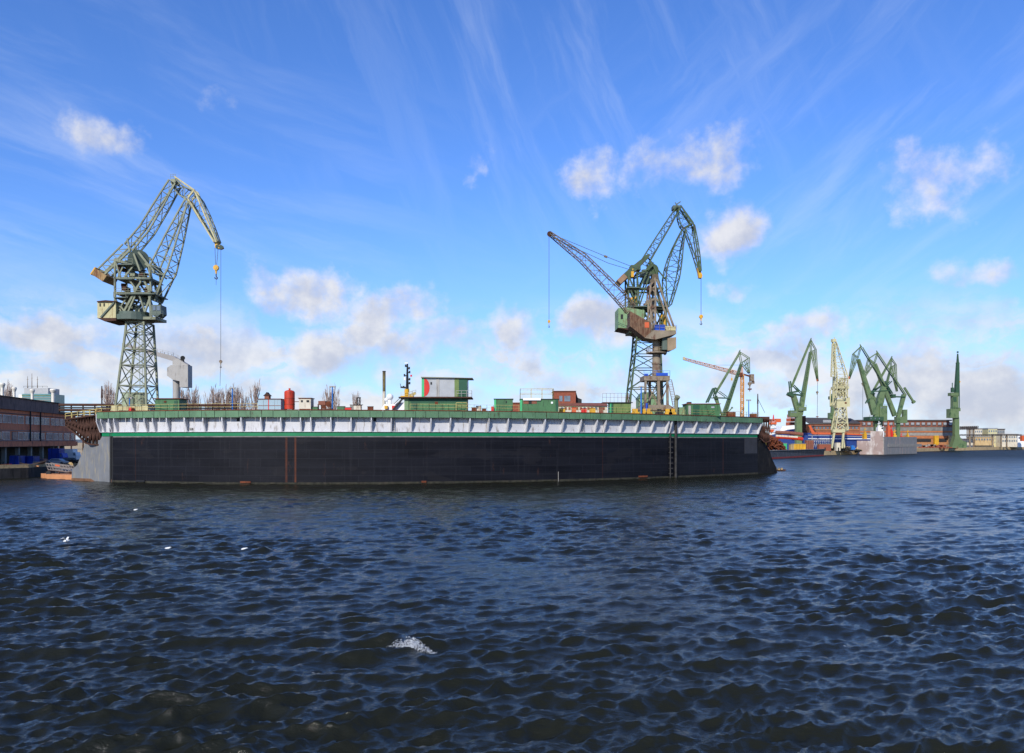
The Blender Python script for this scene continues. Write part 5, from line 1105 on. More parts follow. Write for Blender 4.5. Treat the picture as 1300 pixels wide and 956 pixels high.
# faded floating dock in the middle distance
D = 472
t = thing('small_floating_dock', 'faded pink and grey floating dock lying below the trio of green cranes', 'floating dock', (P(1125,0,D).x,D+12,0))
a, b, c_ = P(1088,0,D+1), P(1122.5,0,D-4), P(1164,0,D+30)
def quadwall(mb, p, q, z0, z1, th=3): n = (q-p); n.z = 0; n.normalize(); n = V((-n.y,n.x,0))*th; mb.prism([V((p.x,p.y,z0)),V((q.x,q.y,z0)),V((q.x,q.y,z1)),V((p.x,p.y,z1))], n); return mb
z1 = zpy(559.5,D); m = MB(); quadwall(m, a, b, -1, z1, 4); m.build('pontoon_end', 'pink', t)
m = MB(); quadwall(m, P(1105,0,D-1), P(1121,0,D-4), z1+.01, zpy(547.5,D), 9); m.build('end_tower', 'pink', t)
m = MB(); quadwall(m, b+V((0,.2,0)), c_, -1, zpy(554.5,D), 5); m.build('side_wall', 'fgrey', t)
m = MB(); d_ = (c_-b).normalized(); n_ = V((d_.y,-d_.x,0)); p0 = b+d_*6+n_*.1; p1 = b+d_*62+n_*.1; quadwall(m, V((p0.x,p0.y,0)), V((p1.x,p1.y,0)), 4.4, 6.2, .35); m.build('inset_panel', 'conc', t)
m = MB(); quadwall(m, P(1122.5,0,D-4.1), P(1126,0,D+2), -1, zpy(556,D), 2); m.build('corner_post', 'conc', t)
for (x0,x1,y,mt,dd) in ((1114.5,1119,535,'hwhite',8),(1116,1123,540,'hwhite',8),(1127,1131,535,'orange',20),(1131,1134,540,'bred',22),(1134,1139,545,'yellow',22),(1152,1154.5,545,'yellow',60),(1143,1147,549,'bred',40),(1097,1101,543,'yellow',4)):
    m = MB(); zc_ = zpy(y+5,D+dd); xm_ = P((x0+x1)/2,0,D+dd).x; wq_ = (x1-x0)*D/F; m.bx(xm_-wq_*.42,xm_+wq_*.42,D+dd,D+dd+3,zpy(556,D)-.6,zc_-1.2); m.bx(xm_-wq_*.22,xm_+wq_*.3,D+dd+.5,D+dd+2,zc_-1.2,zc_); m.bar(V((xm_,D+dd+1,zc_)), V((xm_,D+dd+1,zc_+2.6)), .25); m.bar(V((xm_-wq_*.4,D+dd+1,zc_+.8)), V((xm_+wq_*.5,D+dd+1,zc_+1.6)), .3); m.build('deck_fitting', mt, t)
# ship under construction: blue hull, orange upper edge, white bow block
D = 500
t = thing('blue_ship', 'blue ship with orange bulwark and white bow block lying behind the cream crane', 'ship', (P(1060,0,D).x,D+8,0))
m = MB(); m.prism([V((P(x,0,D).x,D,zpy(y,D))) for x, y in ((988,577),(990,552),(1002,549.5),(1028,549.5),(1032,552),(1112,552.5),(1112,577))], (0,18,0)); m.build('hull', 'hullblue', t)
m = MB(); m.prism([V((P(x,0,D).x,D-.35,zpy(y,D))) for x, y in ((1026,540),(1029,540),(1034,549),(1060,549.3),(1100,551.5),(1100,553),(1060,551.3),(1031,551.2))], (0,.3,0)); m.build('bulwark', 'orange', t)
m = MB(); m.prism([V((P(x,0,D).x,D-.3,zpy(y,D))) for x, y in ((989,549),(993,541),(1012,539.5),(1012,544),(1000,545.5))], (0,12,0)); m.build('bow_block', 'hwhite', t)
m = MB(); m.prism([V((P(x,0,D).x,D-.25,zpy(y,D))) for x, y in ((989.5,549),(992,545.2),(1012,545),(1012,549.2))], (0,10,0)); m.build('bow_side', 'hullblue', t)
m = MB(); pb(m, 1014,539,1027,549.3,D+1,8); pb(m, 1017,528,1023,539,D+2,6); m.build('open_section', 'drust', t)
m = MB()
for y0, x0, x1 in ((545,1002,1012.5),(540,1002.5,1010.5),(535,1003,1010.5),(530,1004,1010)): pb(m, x0,y0-4.2,x1,y0,D+8+(545-y0)*.1,7)
wh = m.build('wheelhouse', 'orange', t)
for y in (538,533): m = MB(); pb(m, 1003.5,y-.9,1010,y+.2,D+7.9,.1); m.build('window', 'dark', wh)
m = MB(); lines(m, [(1026,552.5,1112,554.8),(1031,552.5,1031,568)], .7, D-4); 
for k in range(10): x = 1033+k*2.6; lines(m, [(x,568,x+2,557+k%3),(x,557,x+2,566)], .45, D-4)
m.build('staging', 'silver', t)
m = MB(); pb(m, 1026,556.5,1112,557.6,D-.12,.1); m.build('white_line', 'hwhite', t)
# red girders lying left of it
D = 440
for i, (y0, y1, lab) in enumerate(((549,555,'curved red and cream pipe section stacked upper on the scrap quay'),(553,560,'curved red pipe section lying lower on the scrap quay'))):
    m = MB(); pr = None
    for k in range(9):
        u = k/8; q = P(985+u*34, y0+2.5*u*u+i*2, D-i*4)
        if pr: m.cyl(pr, q, 1.0, n=10)
        pr = q
    solo(m, 'pipe_section', ['roofr','red'][i], lab, 'pipe', 'red pipe sections on the scrap quay')
m = MB(); D = 438; pr = None
for k in range(7): q = P(985+k*4.6, 553+.3*k, D-6); (m.bar(pr, q, .9) if pr else 0); pr = q
solo(m, 'steel_beam', 'cream', 'cream steel beam between the two red pipe sections', 'beam')
# scrap heap, barge, small things
def rubble(name, label, x0, x1, y0, D, mt, n, seed, cat='scrap heap'):
    m = MB(); R = random.Random(seed); zb = 2.4
    for k in range(n):
        u = R.random(); x = P(x0+(x1-x0)*u,0,D).x; zt = zb+(zpy(y0,D)-zb)*(1-abs(2*u-1)**2.2)*R.uniform(.3,1); s_ = R.uniform(.5,1.6)
        ax = Matrix.Rotation(R.uniform(0,3), 3, V((R.random(),R.random(),R.random())).normalized()); X, Y, Z = ax.col[0], ax.col[1], ax.col[2]
        m.box((x, D+R.uniform(-3,3), max(zb+.2,zt-s_/2)), (s_*R.uniform(.6,3), s_*.5, s_*.5), (X.copy(),Y.copy(),Z.copy()))
    o = m.build(name, mt); o['label'] = label; o['category'] = cat; o['kind'] = 'stuff'; return o
rubble('scrap_heap', 'rust brown scrap heap at the right end of the dock', 966, 996, 553, 395, 'rust', 420, 3)
rubble('scrap_heap', 'tan timber and stone litter along the far shore edge below the cream crane', 1046, 1092, 566, 468, 'sand', 160, 5)
rubble('scrap_heap', 'dark stones along the shore below the cream crane', 1040, 1092, 567, 463, 'cdark', 140, 6)
rubble('scrap_heap', 'pale stony litter on the far right quay', 1165, 1215, 566.5, 640, 'brick', 120, 8)
D = 350
t = thing('barge', 'long low black barge with red lower edge moored right of the dock', 'barge', (P(1015,0,D+30).x,D+30,0))
a, b = P(974,0,345), P(1046,0,425); n_ = V((-(b-a).y,(b-a).x,0)).normalized()*9
m = MB(); m.prism([V((a.x,a.y,.75)),V((b.x,b.y,.75)),V((b.x+.5,b.y,3.6)),V((a.x-.8,a.y,3.6))], n_); m.build('hull', mat('barge_black', S(52,52,54), .7, var=.3, dirt=S(120,116,110), damt=.3, dscale=.3), t)
m = MB(); m.prism([V((a.x,a.y,-.5)),V((b.x,b.y,-.5)),V((b.x,b.y,.748)),V((a.x,a.y,.748))], n_*.98); m.build('boot_topping', mat('barge_red', S(150,44,36), .7, var=.2), t)
m = MB(); m.bar(V((a.x-.8,a.y,3.75)), V((b.x+.5,b.y,3.75)), .3, .25, up=(0,0,1)); m.build('gunwale', 'conc', t)
m = MB(); [m.bar(a.lerp(b,u)+n_*.02+V((0,-.2,1)), a.lerp(b,u)+n_*.02+V((0,-.2,3.4)), .3) for u in (.15,.3,.45,.6,.75,.9)]; m.build('fender', 'dark', t)
for (x0,y0,x1,y1,mt,nm,lab,cat,D) in ((993.5,563,999,570,'mint','site_hut','pale green upright hut on the barge','hut',400),(1008,563.5,1023,571,'yellow','deck_cargo','long yellow box on the barge','cargo box',405),(1004,564,1008,570,'sand','deck_cargo','tan crate left of the long yellow box on the barge','crate',400),(1024,559,1033,570,'roofr','steel_block','square rust-red steel section standing right of the yellow box','steel section',430),
    (1040,564,1055,571,'brick','brick_shed','low pinkish brick shed left of the cream crane legs','shed',452),(1081,565.5,1086,570,'bluepole','small_van','bright blue van parked right of the cream crane legs','van',460),(1062,562,1067,568,'cream','site_hut','cream hut between the cream crane legs','hut',456)):
    a_ = P(x0,0,D); b_ = P(x1,0,D); zb = 3.6 if D < 410 else 2.4; zt = zpy(y0,D)
    t = thing(nm, lab, cat, ((a_.x+b_.x)/2, D+1.5, zb))
    if nm == 'small_van':
        m = MB(); m.prism([V((a_.x,D,zb+.4)),V((b_.x,D,zb+.4)),V((b_.x,D,zb+1.2)),V((b_.x-.7,D,zt)),V((a_.x,D,zt))], (0,1.8,0)); m.build('body', mt, t)
        for q in (.2,.8): m = MB(); x_ = a_.x+(b_.x-a_.x)*q; m.cyl((x_,D-.05,zb+.35),(x_,D+.2,zb+.35),.35); m.build('wheel', 'black', t)
        m = MB(); pb(m, x0+3,y0+.6,x1-.5,y0+2,D-.05,.03); m.build('window', 'glass', t); continue
    m = MB(); m.bx(a_.x,b_.x,D,D+3,zb,zt); m.build('body', mt, t)
    m = MB(); m.bx(a_.x-.15,b_.x+.15,D-.15,D+3.15,zt+.01,zt+.18); m.build('lid' if 'cargo' in nm or 'block' in nm else 'roof', 'conc', t)
    if 'hut' in nm or 'shed' in nm: m = MB(); x_ = (a_.x+b_.x)/2; m.bx(x_-.4,x_+.4,D-.06,D-.01,zb,zb+1.9); m.build('door', 'dark', t)
    else:
        m = MB(); [m.bx(a_.x+(b_.x-a_.x)*u-.06,a_.x+(b_.x-a_.x)*u+.06,D-.06,D-.01,zb+.05,zt-.05) for u in (.25,.5,.75)]; m.build('strap', 'drust', t)
# mooring raft at the right foot of the dock
D = 8000/(598-560); t = thing('work_raft', 'small dark raft with pale fenders at the right foot of the black hull', 'raft', (P(990,0,D).x,D,0))
m = MB(); pb(m, 984,596,997.5,598.5,D,3); m.build('deck', 'drust', t)
for x in (985.5,989,992.5): m = MB(); m.cyl(P(x,595.5,D-.1)+V((0,0,-.2)), P(x,594,D-.1), .28, n=8); m.build('fender', 'sand', t)
D = cd(975)+2
for (x,y0,y1,mt,lab) in ((971.5,549,566,'yellow','yellow rusty mooring post left of its neighbour at the dock end'),(975,552,570,'rust','orange brown mooring post at the dock end')):
    m = MB(); m.cyl(V((P(x,0,D+6).x,D+6,-1)), P(x,y0,D+6), .35, n=8); solo(m, 'mooring_post', mt, lab, 'mooring post', 'mooring posts at the right end of the dock')
# ------------------------------------------------------------------ brick building on land behind the dock
D = 250
t = thing('brick_workshop', 'brown brick gabled building standing behind the long green hut', 'building', (P(735,0,D).x,D+6,2.4))
m = MB(); m.bx(P(703,0,D).x,P(731,0,D).x,D,D+9,2.4,zpy(497,D)); m.build('wall', 'brick', t)
m = MB(); m.prism([V((P(x,0,D+2).x,D+2,zpy(y,D+2))) for x, y in ((731,497),(733.5,505),(738.5,507),(738.5,512),(731,512))], (0,6,0)); m.build('side_roof', 'dark', t)
m = MB(); m.bx(P(702,0,D).x,P(731.5,0,D).x,D-.4,D+9.4,zpy(497,D)+.01,zpy(496.2,D)); m.build('roof', 'roofr', t)
for (x0,x1) in ((710,714),(716.5,724)): m = MB(); pb(m, x0,502.5,x1,509.5,D-.1,.08); m.build('window', 'glass', t)
t = thing('long_brick_shed', 'long low building with rust red roof and pale wall behind the yellow railing', 'building', (P(742,0,D-4).x,D,2.4)); D2_ = D-4
m = MB(); m.bx(P(709,0,D2_).x,P(771,0,D2_).x,D2_,D2_+3.9,2.4,zpy(515.5,D2_)); m.build('wall', 'cream', t)
m = MB(); m.prism([V((P(708,0,D2_).x,D2_-.5,zpy(515.4,D2_))),V((P(708,0,D2_).x,D2_+3.8,zpy(510.8,D2_))),V((P(708,0,D2_).x,D2_+3.8,zpy(515.4,D2_)))], (P(771.5,0,D2_).x-P(708,0,D2_).x,0,0)); m.build('roof', 'roofr', t)
for k in range(12): m = MB(); x = 712+k*4.8; pb(m, x,517,x+2.8,520.5,D2_-.1,.08); m.build('window', 'brick' if k%3 else 'glass', t)
t = thing('brick_annex', 'low brick block between the two mid green huts', 'building', (P(655,0,D).x,D,2.4)); m = MB(); m.bx(P(640,0,D).x,P(664,0,D).x,D,D+6,2.4,zpy(512,D)); m.build('wall', 'brick', t); m = MB(); m.bx(P(639,0,D).x,P(665,0,D).x,D-.3,D+6.3,zpy(512,D)+.01,zpy(511,D)); m.build('roof', 'roofr', t)
# green shed behind the crane bases
D = 262; t = thing('green_gabled_shed', 'green gabled shed seen between the legs of the right cranes', 'shed', (P(822,0,D).x,D,2.4))
m = MB(); m.bx(P(811,0,D).x,P(834,0,D).x,D,D+6,2.4,zpy(506,D)); m.build('wall', 'house_green', t); m = MB(); m.prism([V((P(x,0,D).x,D-.3,zpy(y,D))) for x, y in ((810,505.9),(816,498),(829,498),(835,505.9))], (0,6.6,0)); m.build('roof', 'g1', t)
# ------------------------------------------------------------------ brick shipyard building on the left quay
Apt = V((-117,180,0)); dv = V((-7,34,0)).normalized(); nv = V((dv.y,-dv.x,0))      # dv runs away from the eye, nv faces the water
def LP(s, o, z): q = Apt+dv*s+nv*o; return V((q.x,q.y,z))
def lbox(mb, s0, s1, o0, o1, z0, z1): mb.box(LP((s0+s1)/2,(o0+o1)/2,(z0+z1)/2), (s1-s0,abs(o1-o0),z1-z0), (dv,nv,V((0,0,1)))); return mb
def s_at(px):
    k = (px-CX)/F; return (k*Apt.y-Apt.x)/(dv.x-k*dv.y)
S0, S1, S2 = -22, s_at(71.5), s_at(96)
GZ = 2.4
t = thing('brick_building', 'long three-storey pinkish brick building in shade on the left quay', 'building', tuple(LP((S0+S2)/2,-8,GZ)))
m = MB(); lbox(m, S0,S2,-18,0,7.05,15.4); m.build('wall', 'brick2', t)
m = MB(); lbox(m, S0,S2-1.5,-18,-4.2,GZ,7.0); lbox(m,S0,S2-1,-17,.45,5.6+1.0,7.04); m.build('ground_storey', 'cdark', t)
for k in range(9): s = S0+3+k*7.6; m = MB(); lbox(m, s,s+.8,-1.2,-.4,GZ,6.6); m.build('pillar', 'conc', t)
m = MB(); lbox(m, S0,S1,-18,.55,15.41,18.2); m.build('parapet', mat('parapet_brown', S(132,108,98), .9, var=.2, dirt=S(60,50,50), damt=.3, dscale=.2), t)
m = MB(); lbox(m, S0,S1+.1,-18,.8,18.21,18.42); m.build('roof_edge', 'dark', t)
m = MB(); lbox(m, S1+.05,S2+.4,-18,.5,15.41,16.0); m.build('low_roof', 'dark', t)
for (z0,z1,mt,nm) in ((6.7,7.9,'brick2','lower_ledge'),(8.0,8.2,'bgrey','string_course'),(10.45,10.6,'bgrey','string_course'),(14.4,14.6,'roofd','string_course')):
    m = MB(); lbox(m, S0-.1,S2+.2,.01,.5 if nm == 'lower_ledge' else .12,z0,z1); m.build(nm, mt, t)
R = random.Random(12)
for (z0,z1) in ((8.3,10.2),(12.2,14.1)):
    s = S0+1
    while s < S2-3:
        wd = R.choice([2.6,3.4,4.2]); m = MB(); lbox(m, s,s+wd,.01,.16,z0,z1); f = m.build('window', 'wframe' if R.random() < .85 else 'bgrey', t)
        n = int(wd/.8)
        for k in range(n):
            m = MB(); a = s+.1+k*(wd-.1)/n; lbox(m, a,a+(wd-.1)/n-.12,.165,.2,z0+.12,z1-.12); m.build('pane', 'glass', f)
        s += wd+R.choice([.5,.7,1.4])
for px in (37,50): m = MB(); s = s_at(px); m.cyl(LP(s,.3,8), LP(s,.3,15.4), .16, n=8); m.build('downpipe', 'dark', t)
for (px, h_, r_) in ((3,2.9,.55),(18,2.4,.5),(41,2.6,.55),(67.5,3.6,.75)):
    s = s_at(px); q = LP(s,-2.5,18.42); x = (px-CX)/F*q.y; q.x = x
    th = thing('roof_vent', {3:'white mushroom roof vent nearest the left picture edge',18:'slim white roof vent second from the left edge',41:'short white roof vent before the teal office tower',67.5:'largest white roof vent at the end of the brown parapet'}[px], 'roof vent', tuple(q), 'white roof vents on the brick building')
    m = MB(); m.cyl(q, q+V((0,0,h_-1)), r_*.6, n=14); m.build('shaft', 'wframe', th); m = MB(); m.cyl(q+V((0,0,h_-1.002)), q+V((0,0,h_-.35)), r_*.7, r_*1.15, n=14); m.cyl(q+V((0,0,h_-.35)), q+V((0,0,h_)), r_*1.15, r_*.9, n=14); m.build('cap', 'wframe', th)
# office tower behind
D = 520
t = thing('office_tower', 'teal glass office tower with three roof antennas behind the brick building', 'office tower', (P(44,0,D).x,D,2.4))
m = MB(); m.bx(P(28,0,D).x,P(64.5,0,D).x,D,D+16,2.4,P(0,500,D).z); m.build('wall', 'teal', t)
m = MB(); m.bx(P(29.5,0,D).x,P(60,0,D).x,D+1,D+14,P(0,500,D).z+.01,P(0,492.5,D).z); m.build('penthouse', 'silver', t)
for y in (501.5,504.5,507.5,510.5): m = MB(); pb(m, 27.6,y,64.9,y+.9,D-.2,.15); m.build('floor_band', 'conc' if y > 502 else 'g1', t)
m = MB(); m.bx(P(23,0,D).x,P(28,0,D).x,D+.5,D+12,2.4,P(0,501,D).z); m.build('side_wing', 'wframe', t)
for (x,y) in ((35,477.5),(40.5,474),(47.5,478)): m = MB(); m.cyl(V((P(x,0,D+6).x,D+6,P(0,493,D).z)), P(x,y,D+6), .28,.1, n=6); m.bar(P(x-1,(y+486)/2,D+6),P(x+1,(y+486)/2,D+6),.2); m.build('antenna', 'cr_brown', t)
m = MB(); railing(m, [P(30,492.4,D+1), P(60,492.4,D+1)], 1.2, 3, .1); m.build('railing', 'dark', t)
# pipe bridge between building and dock
D = 262
t = thing('pipe_bridge', 'dark multi-pipe bridge running behind the left crane', 'pipe bridge', (P(110,0,D).x,D,2.4))
for (y, r_, mt) in ((513.8,.42,'drust'),(517.5,.25,'dark'),(520.5,.4,'drust'),(524.5,.35,'dark'),(527.5,.25,'drust')):
    m = MB(); m.cyl(P(70,y,D), P(300,y+1.0,D), r_, n=8); m.build('pipe', mt, t)
for x in range(74, 300, 15): m = MB(); m.bx(P(x,0,D).x-.15,P(x,0,D).x+.15,D+.5,D+.9,2.4,P(0,513.5,D).z); m.build('post', 'drust', t)
# quayside things
def container(lab, px0, px1, y0, D, mt, nm='shipping_container', gr=None, dep=2.5, zb=GZ):
    a, b = P(px0,0,D).x, P(px1,0,D).x; zt = P(0,y0,D).z; t = thing(nm, lab, 'container', ((a+b)/2,D+dep/2,zb), gr)
    m = MB(); m.bx(a,b,D,D+dep,zb+.1,zt); m.build('body', mt, t)
    m = MB(); n = int((b-a)/.45)
    for k in range(n+1): x = a+k*(b-a)/n; m.bx(x-.07,x+.07,D-.05,D-.002,zb+.15,zt-.05)
    m.build('corrugation', mt, t)
    m = MB(); [m.bx(x-.1,x+.1,D-.08,D+dep+.08,z,z+.15) for x in (a,b) for z in (zb,zt)]; m.build('corner_casting', 'dark', t); return t
container('tall dark blue container on the left quay beside a lower blue one', 12.5, 23, 578.5, 178, 'dblue', gr='blue containers on the quay')
container('lower blue container right of the tall blue one on the left quay', 23.5, 42, 579, 182, 'dblue', gr='blue containers on the quay')
def truck(lab, px0, px1, y0, D, mt, cabm):
    a, b = P(px0,0,D).x, P(px1,0,D).x; zt = P(0,y0,D).z; t = thing('lorry', lab, 'lorry', ((a+b)/2,D+1.2,GZ), 'lorries on the left quay'); L_ = b-a
    m = MB(); m.bx(a,b-L_*.26,D,D+2.4,GZ+1.0,zt); m.build('cargo_box', mt, t)
    m = MB(); m.prism([V((b-L_*.24,D,GZ+.6)),V((b,D,GZ+.6)),V((b,D,GZ+1.6)),V((b-.3,D,GZ+2.6)),V((b-L_*.24,D,GZ+2.6))], (0,2.3,0)); cb = m.build('cab', cabm, t)
    m = MB(); m.prism([V((b-L_*.2,D-.03,GZ+1.7)),V((b-.3,D-.03,GZ+1.7)),V((b-.45,D-.03,GZ+2.4)),V((b-L_*.2,D-.03,GZ+2.4))], (0,.02,0)); m.build('window', 'glass', cb)
    m = MB(); m.bx(a,b-.2,D+.3,D+2,GZ+.6,GZ+.98); m.build('chassis', 'dark', t)
    for u in (.14,.3,.86):
        for dy in (0,2.1): m = MB(); x = a+L_*u; m.cyl((x,D+dy,GZ+.5),(x,D+dy+.3,GZ+.5),.5,n=14); m.build('wheel', 'black', t)
truck('blue box lorry under the brick building', 61, 80, 569.5, 196, 'dblue', 'blue')
truck('white box lorry right of the blue lorry by the building corner', 78.5, 97, 570, 214, 'hwhite', 'hwhite')
def car(lab, px, D, mt):
    x = P(px,0,D).x; t = thing('parked_car', lab, 'car', (x,D,GZ), 'cars parked on the left quay')
    m = MB(); pr = [(-2.1,.35),(2.1,.35),(2.15,.8),(1.3,.95),(.7,1.42),(-1.1,1.45),(-1.8,.98),(-2.15,.9)]; m.prism([V((x+p,D,GZ+q)) for p, q in pr], (0,1.7,0)); m.build('body', mt, t)
    m = MB(); m.prism([V((x+p,D-.02,GZ+q)) for p, q in ((-1.5,.98),(1.05,.98),(.6,1.36),(-1.05,1.38))], (0,.015,0)); m.build('window', 'glass', t)
    for u in (-1.35,1.35):
        for dy in (-.03,1.5): m = MB(); m.cyl((x+u,D+dy,GZ+.33),(x+u,D+dy+.22,GZ+.33),.33,n=14); m.build('wheel', 'black', t)
car('dark red car parked right of the blue containers', 50, 186, 'roofr'); car('dark grey car parked before the white lorry', 86, 196, 'dark'); car('silver car parked before the blue lorry', 71, 186, 'silver')
# bits on the quay: red pump, grey pallets, ramp
for (x0,x1,y0,D,mt,nm,lab,cat) in ((6,11,587.5,172,'bred','pump_unit','red pump unit near the left edge of the quay','pump'),(0,4,588,170,'orange','pump_unit','orange pump unit at the left picture edge of the quay','pump'),(24,36,590,176,'wframe','steel_plate_stack','pale stack of steel plates on the quay edge','plate stack'),(41,56,586,180,'bgrey','rubble_bags','grey bagged material in front of the red car','bags')):
    a, b = P(x0,0,D).x, P(x1,0,D).x; zt = P(0,y0,D).z; t = thing(nm, lab, cat, ((a+b)/2,D+.6,GZ))
    if nm == 'pump_unit':
        m = MB(); m.bx(a,b,D,D+1.1,GZ+.25,zt-.25); m.build('casing', mt, t); m = MB(); m.bx(a+.1,b-.1,D+.1,D+1,GZ,GZ+.24); m.build('skid', 'dark', t); m = MB(); m.cyl(((a+b)/2,D+.5,zt-.248),((a+b)/2,D+.5,zt+.3),.1); m.build('exhaust', 'dark', t)
    else:
        for k in range(3):
            m = MB(); z = GZ+k*(zt-GZ)/3; m.box(((a+b)/2+R.uniform(-.2,.2),D+.6,z+(zt-GZ)/6), ((b-a)*R.uniform(.8,1),1.2,(zt-GZ)/3-.02)); m.build('layer', mt, t)
m = MB(); a = P(36,592,174); b = P(57,586.5,178); m.bar(a, b, .3, 1.2); m.bar(P(26,588,175), P(50,592,175), .2, .6); solo(m, 'loading_ramp', 'wood', 'rusty plank ramp lying across the quay edge', 'ramp')
# gangway with white lattice sides and orange pontoon under it
D = 8000/(607-560)
t = thing('gangway', 'gangway with pale lattice sides leading from the quay to the dock', 'gangway', tuple(P(75,600,D)))
for dy in (0,1.8):
    m = MB(); top = [P(58,588,D),P(88,592,D)]; bot = [P(61,596,D),P(91,599.5,D)]
    for k in range(9):
        u = k/8; q = bot[0].lerp(bot[1],u)+V((0,dy,0)); p_ = top[0].lerp(top[1],u)+V((0,dy,0)); m.bar(q,p_,.07)
        if k < 8: m.bar(q, top[0].lerp(top[1],(k+1)/8)+V((0,dy,0)), .05)
    for a, b in ((top[0],top[1]),(bot[0],bot[1]),(top[0].lerp(bot[0],.5),top[1].lerp(bot[1],.5))): m.bar(a+V((0,dy,0)), b+V((0,dy,0)), .12)
    m.build('side_lattice', 'bgrey', t)
m = MB(); m.prism([P(61,596.3,D),P(91,599.8,D),P(91,600.8,D),P(61,597.3,D)], (0,1.8,0)); m.build('walkway', 'drust', t); m = MB(); m.bar(P(70,590.5,D-.1), P(76,591.5,D-.1), .35,.1); m.build('banner', 'orange', t)
t = thing('work_pontoon', 'flat orange pontoon floating below the gangway', 'pontoon', (P(74,0,D-2).x,D-2,0)); zt = .95
m = MB(); pl = [(52,D+2),(60,D-2),(92,D-7),(97,D-5),(97,D+3)]; m.prism([V(((px-CX)/F*y,y,-.4)) for px, y in pl], (0,0,zt+.4)); m.build('hull', 'wood', t)
for px in (60,75,89): m = MB(); q = V(((px-CX)/F*(D-1),D-1,zt)); m.cyl(q, q+V((0,0,.5)), .14, n=8); m.bar(q+V((-.35,0,.4)), q+V((.35,0,.4)), .12); m.build('bollard', 'drust', t)
m = MB(); q = V(((62-CX)/F*(D-1.5),D-1.5,zt+.25)); m.cyl(q-V((0,.2,0)), q+V((0,.2,0)), .5, n=14); m.build('tyre_fender', 'black', t)
# ------------------------------------------------------------------ bare poplars
def poplar(hgt, wid, seed, n=75):
    R = random.Random(seed); tr = MB(); cr = MB()
    tr.cyl((0,0,0),(0,0,hgt*.55),.32,.18,n=7); tr.cyl((0,0,hgt*.55),(0,0,hgt*.97),.18,.04,n=6)
    for k in range(n):
        z0 = hgt*(.18+.78*R.random()**.9); a = R.uniform(0,6.28); env = wid/2*(1-((z0/hgt-.45)/.62)**2)**.8 if abs((z0/hgt-.45)/.62) < 1 else .2
        L_ = R.uniform(.10,.24)*hgt; r_ = env*R.uniform(.3,1); p = V((math.cos(a)*.1,math.sin(a)*.1,z0-L_*.5)); q = V((math.cos(a)*r_,math.sin(a)*r_,z0+L_*.25)); e = q+V((math.cos(a)*r_*.25,math.sin(a)*r_*.25,L_*.7))
        if e.z > hgt*1.03: continue
        cr.bar(p,q,.10); cr.bar(q,e,.07)
        for j in range(5):
            b = a+R.uniform(-1,1); u = R.random(); s = q.lerp(e,u); cr.bar(s, s+V((math.cos(b)*R.uniform(.2,.6),math.sin(b)*R.uniform(.2,.6),R.uniform(.8,2.2))), .05)
    return tr, cr
protos = []
for k in range(3):
    tr, cr = poplar(1, 1, k) if 0 else poplar(22, 3.6, 20+k)
    o = thing('poplar_tree', '', 'tree', (0,0,0), 'bare poplars behind the dock'); tr.build('trunk', 'bark', o); cr.build('crown', 'bark', o); protos.append(o)
TP = [(136,491,280,'poplar just right of the rusty mast'),(141,494,290,'shorter poplar left of the left crane'),(231,496,275,'poplar close right of the grey ship crane'),(236,499,285,'short poplar behind the grey ship crane'),(244,491.5,280,'tall slim poplar between grey crane and hook'),(249,503,300,'low poplar right of the tall slim one'),
  (273,495,280,'poplar left of the hanging rope'),(278,500,290,'low poplar beside the hanging rope'),(287,497,280,'poplar left of the blue lamp post'),(299,494.5,280,'poplar right of the blue lamp post'),(303,499,292,'lower poplar two steps right of the blue lamp post'),(324.5,491,275,'tall poplar left of the pale blue cabin'),
  (418,496,280,'poplar left of the blue lamp post by the winch'),(425,495,280,'poplar right of the blue lamp post by the winch'),(7,492,330,'thin poplar above the brick building at the left edge'),(10.5,493,330,'second thin poplar above the brick building'),(264,504,300,'low bush-like poplar left of the rope'),(310,503,300,'low poplar far right of the blue lamp post'),(452,503,300,'poplar behind the deck between winch and chimney')]
for i, (px, y, D, lab) in enumerate(TP):
    h_ = P(0,y,D).z-2.4; o = protos[i] if i < 3 else copy_tree(protos[i%3]); o['label'] = lab; o.location = (P(px,0,D).x, D, 2.4); sc = h_/22; o.scale = (sc*(.9+.3*((i*7)%5)/5),)*2+(sc,); o.rotation_euler[2] = i*1.7
# dark evergreen clump behind
def shrub(name, lab, px, y, D, w_, mt, seed, n=900):
    R = random.Random(seed); zt = P(0,y,D).z; x0 = P(px,0,D).x; t = thing(name, lab, 'tree', (x0,D,2.4)); m = MB(); m.cyl((x0,D,2.4),(x0,D,zt-1.5),.25,.1,n=6); m.build('trunk', 'bark', t)
    m = MB()
    for k in range(n):
        a = R.uniform(0,6.28); u = R.random(); v = R.uniform(.25,1); rr = w_/2*math.sin(math.pi*min(1,(v-.15)/.86))**.6*math.sqrt(u); c_ = V((x0+rr*math.cos(a),D+rr*math.sin(a),2.4+(zt-2.4)*v+R.uniform(-.4,.4)))
        d1 = V((R.gauss(0,1),R.gauss(0,1),R.gauss(0,1))).normalized()*.35; d2 = d1.cross(V((R.random(),R.random(),R.random()))).normalized()*.25; m.add([c_-d1,c_+d2,c_+d1,c_-d2], [(0,1,2,3)])
    m.build('crown', mt, t)
shrub('evergreen_tree', 'dark olive evergreen tree between the poplars near the blue lamp post', 291, 499, 284, 5.5, mat('foliage_dark', S(96,92,50), .8, var=.3, scale=1.5), 3)
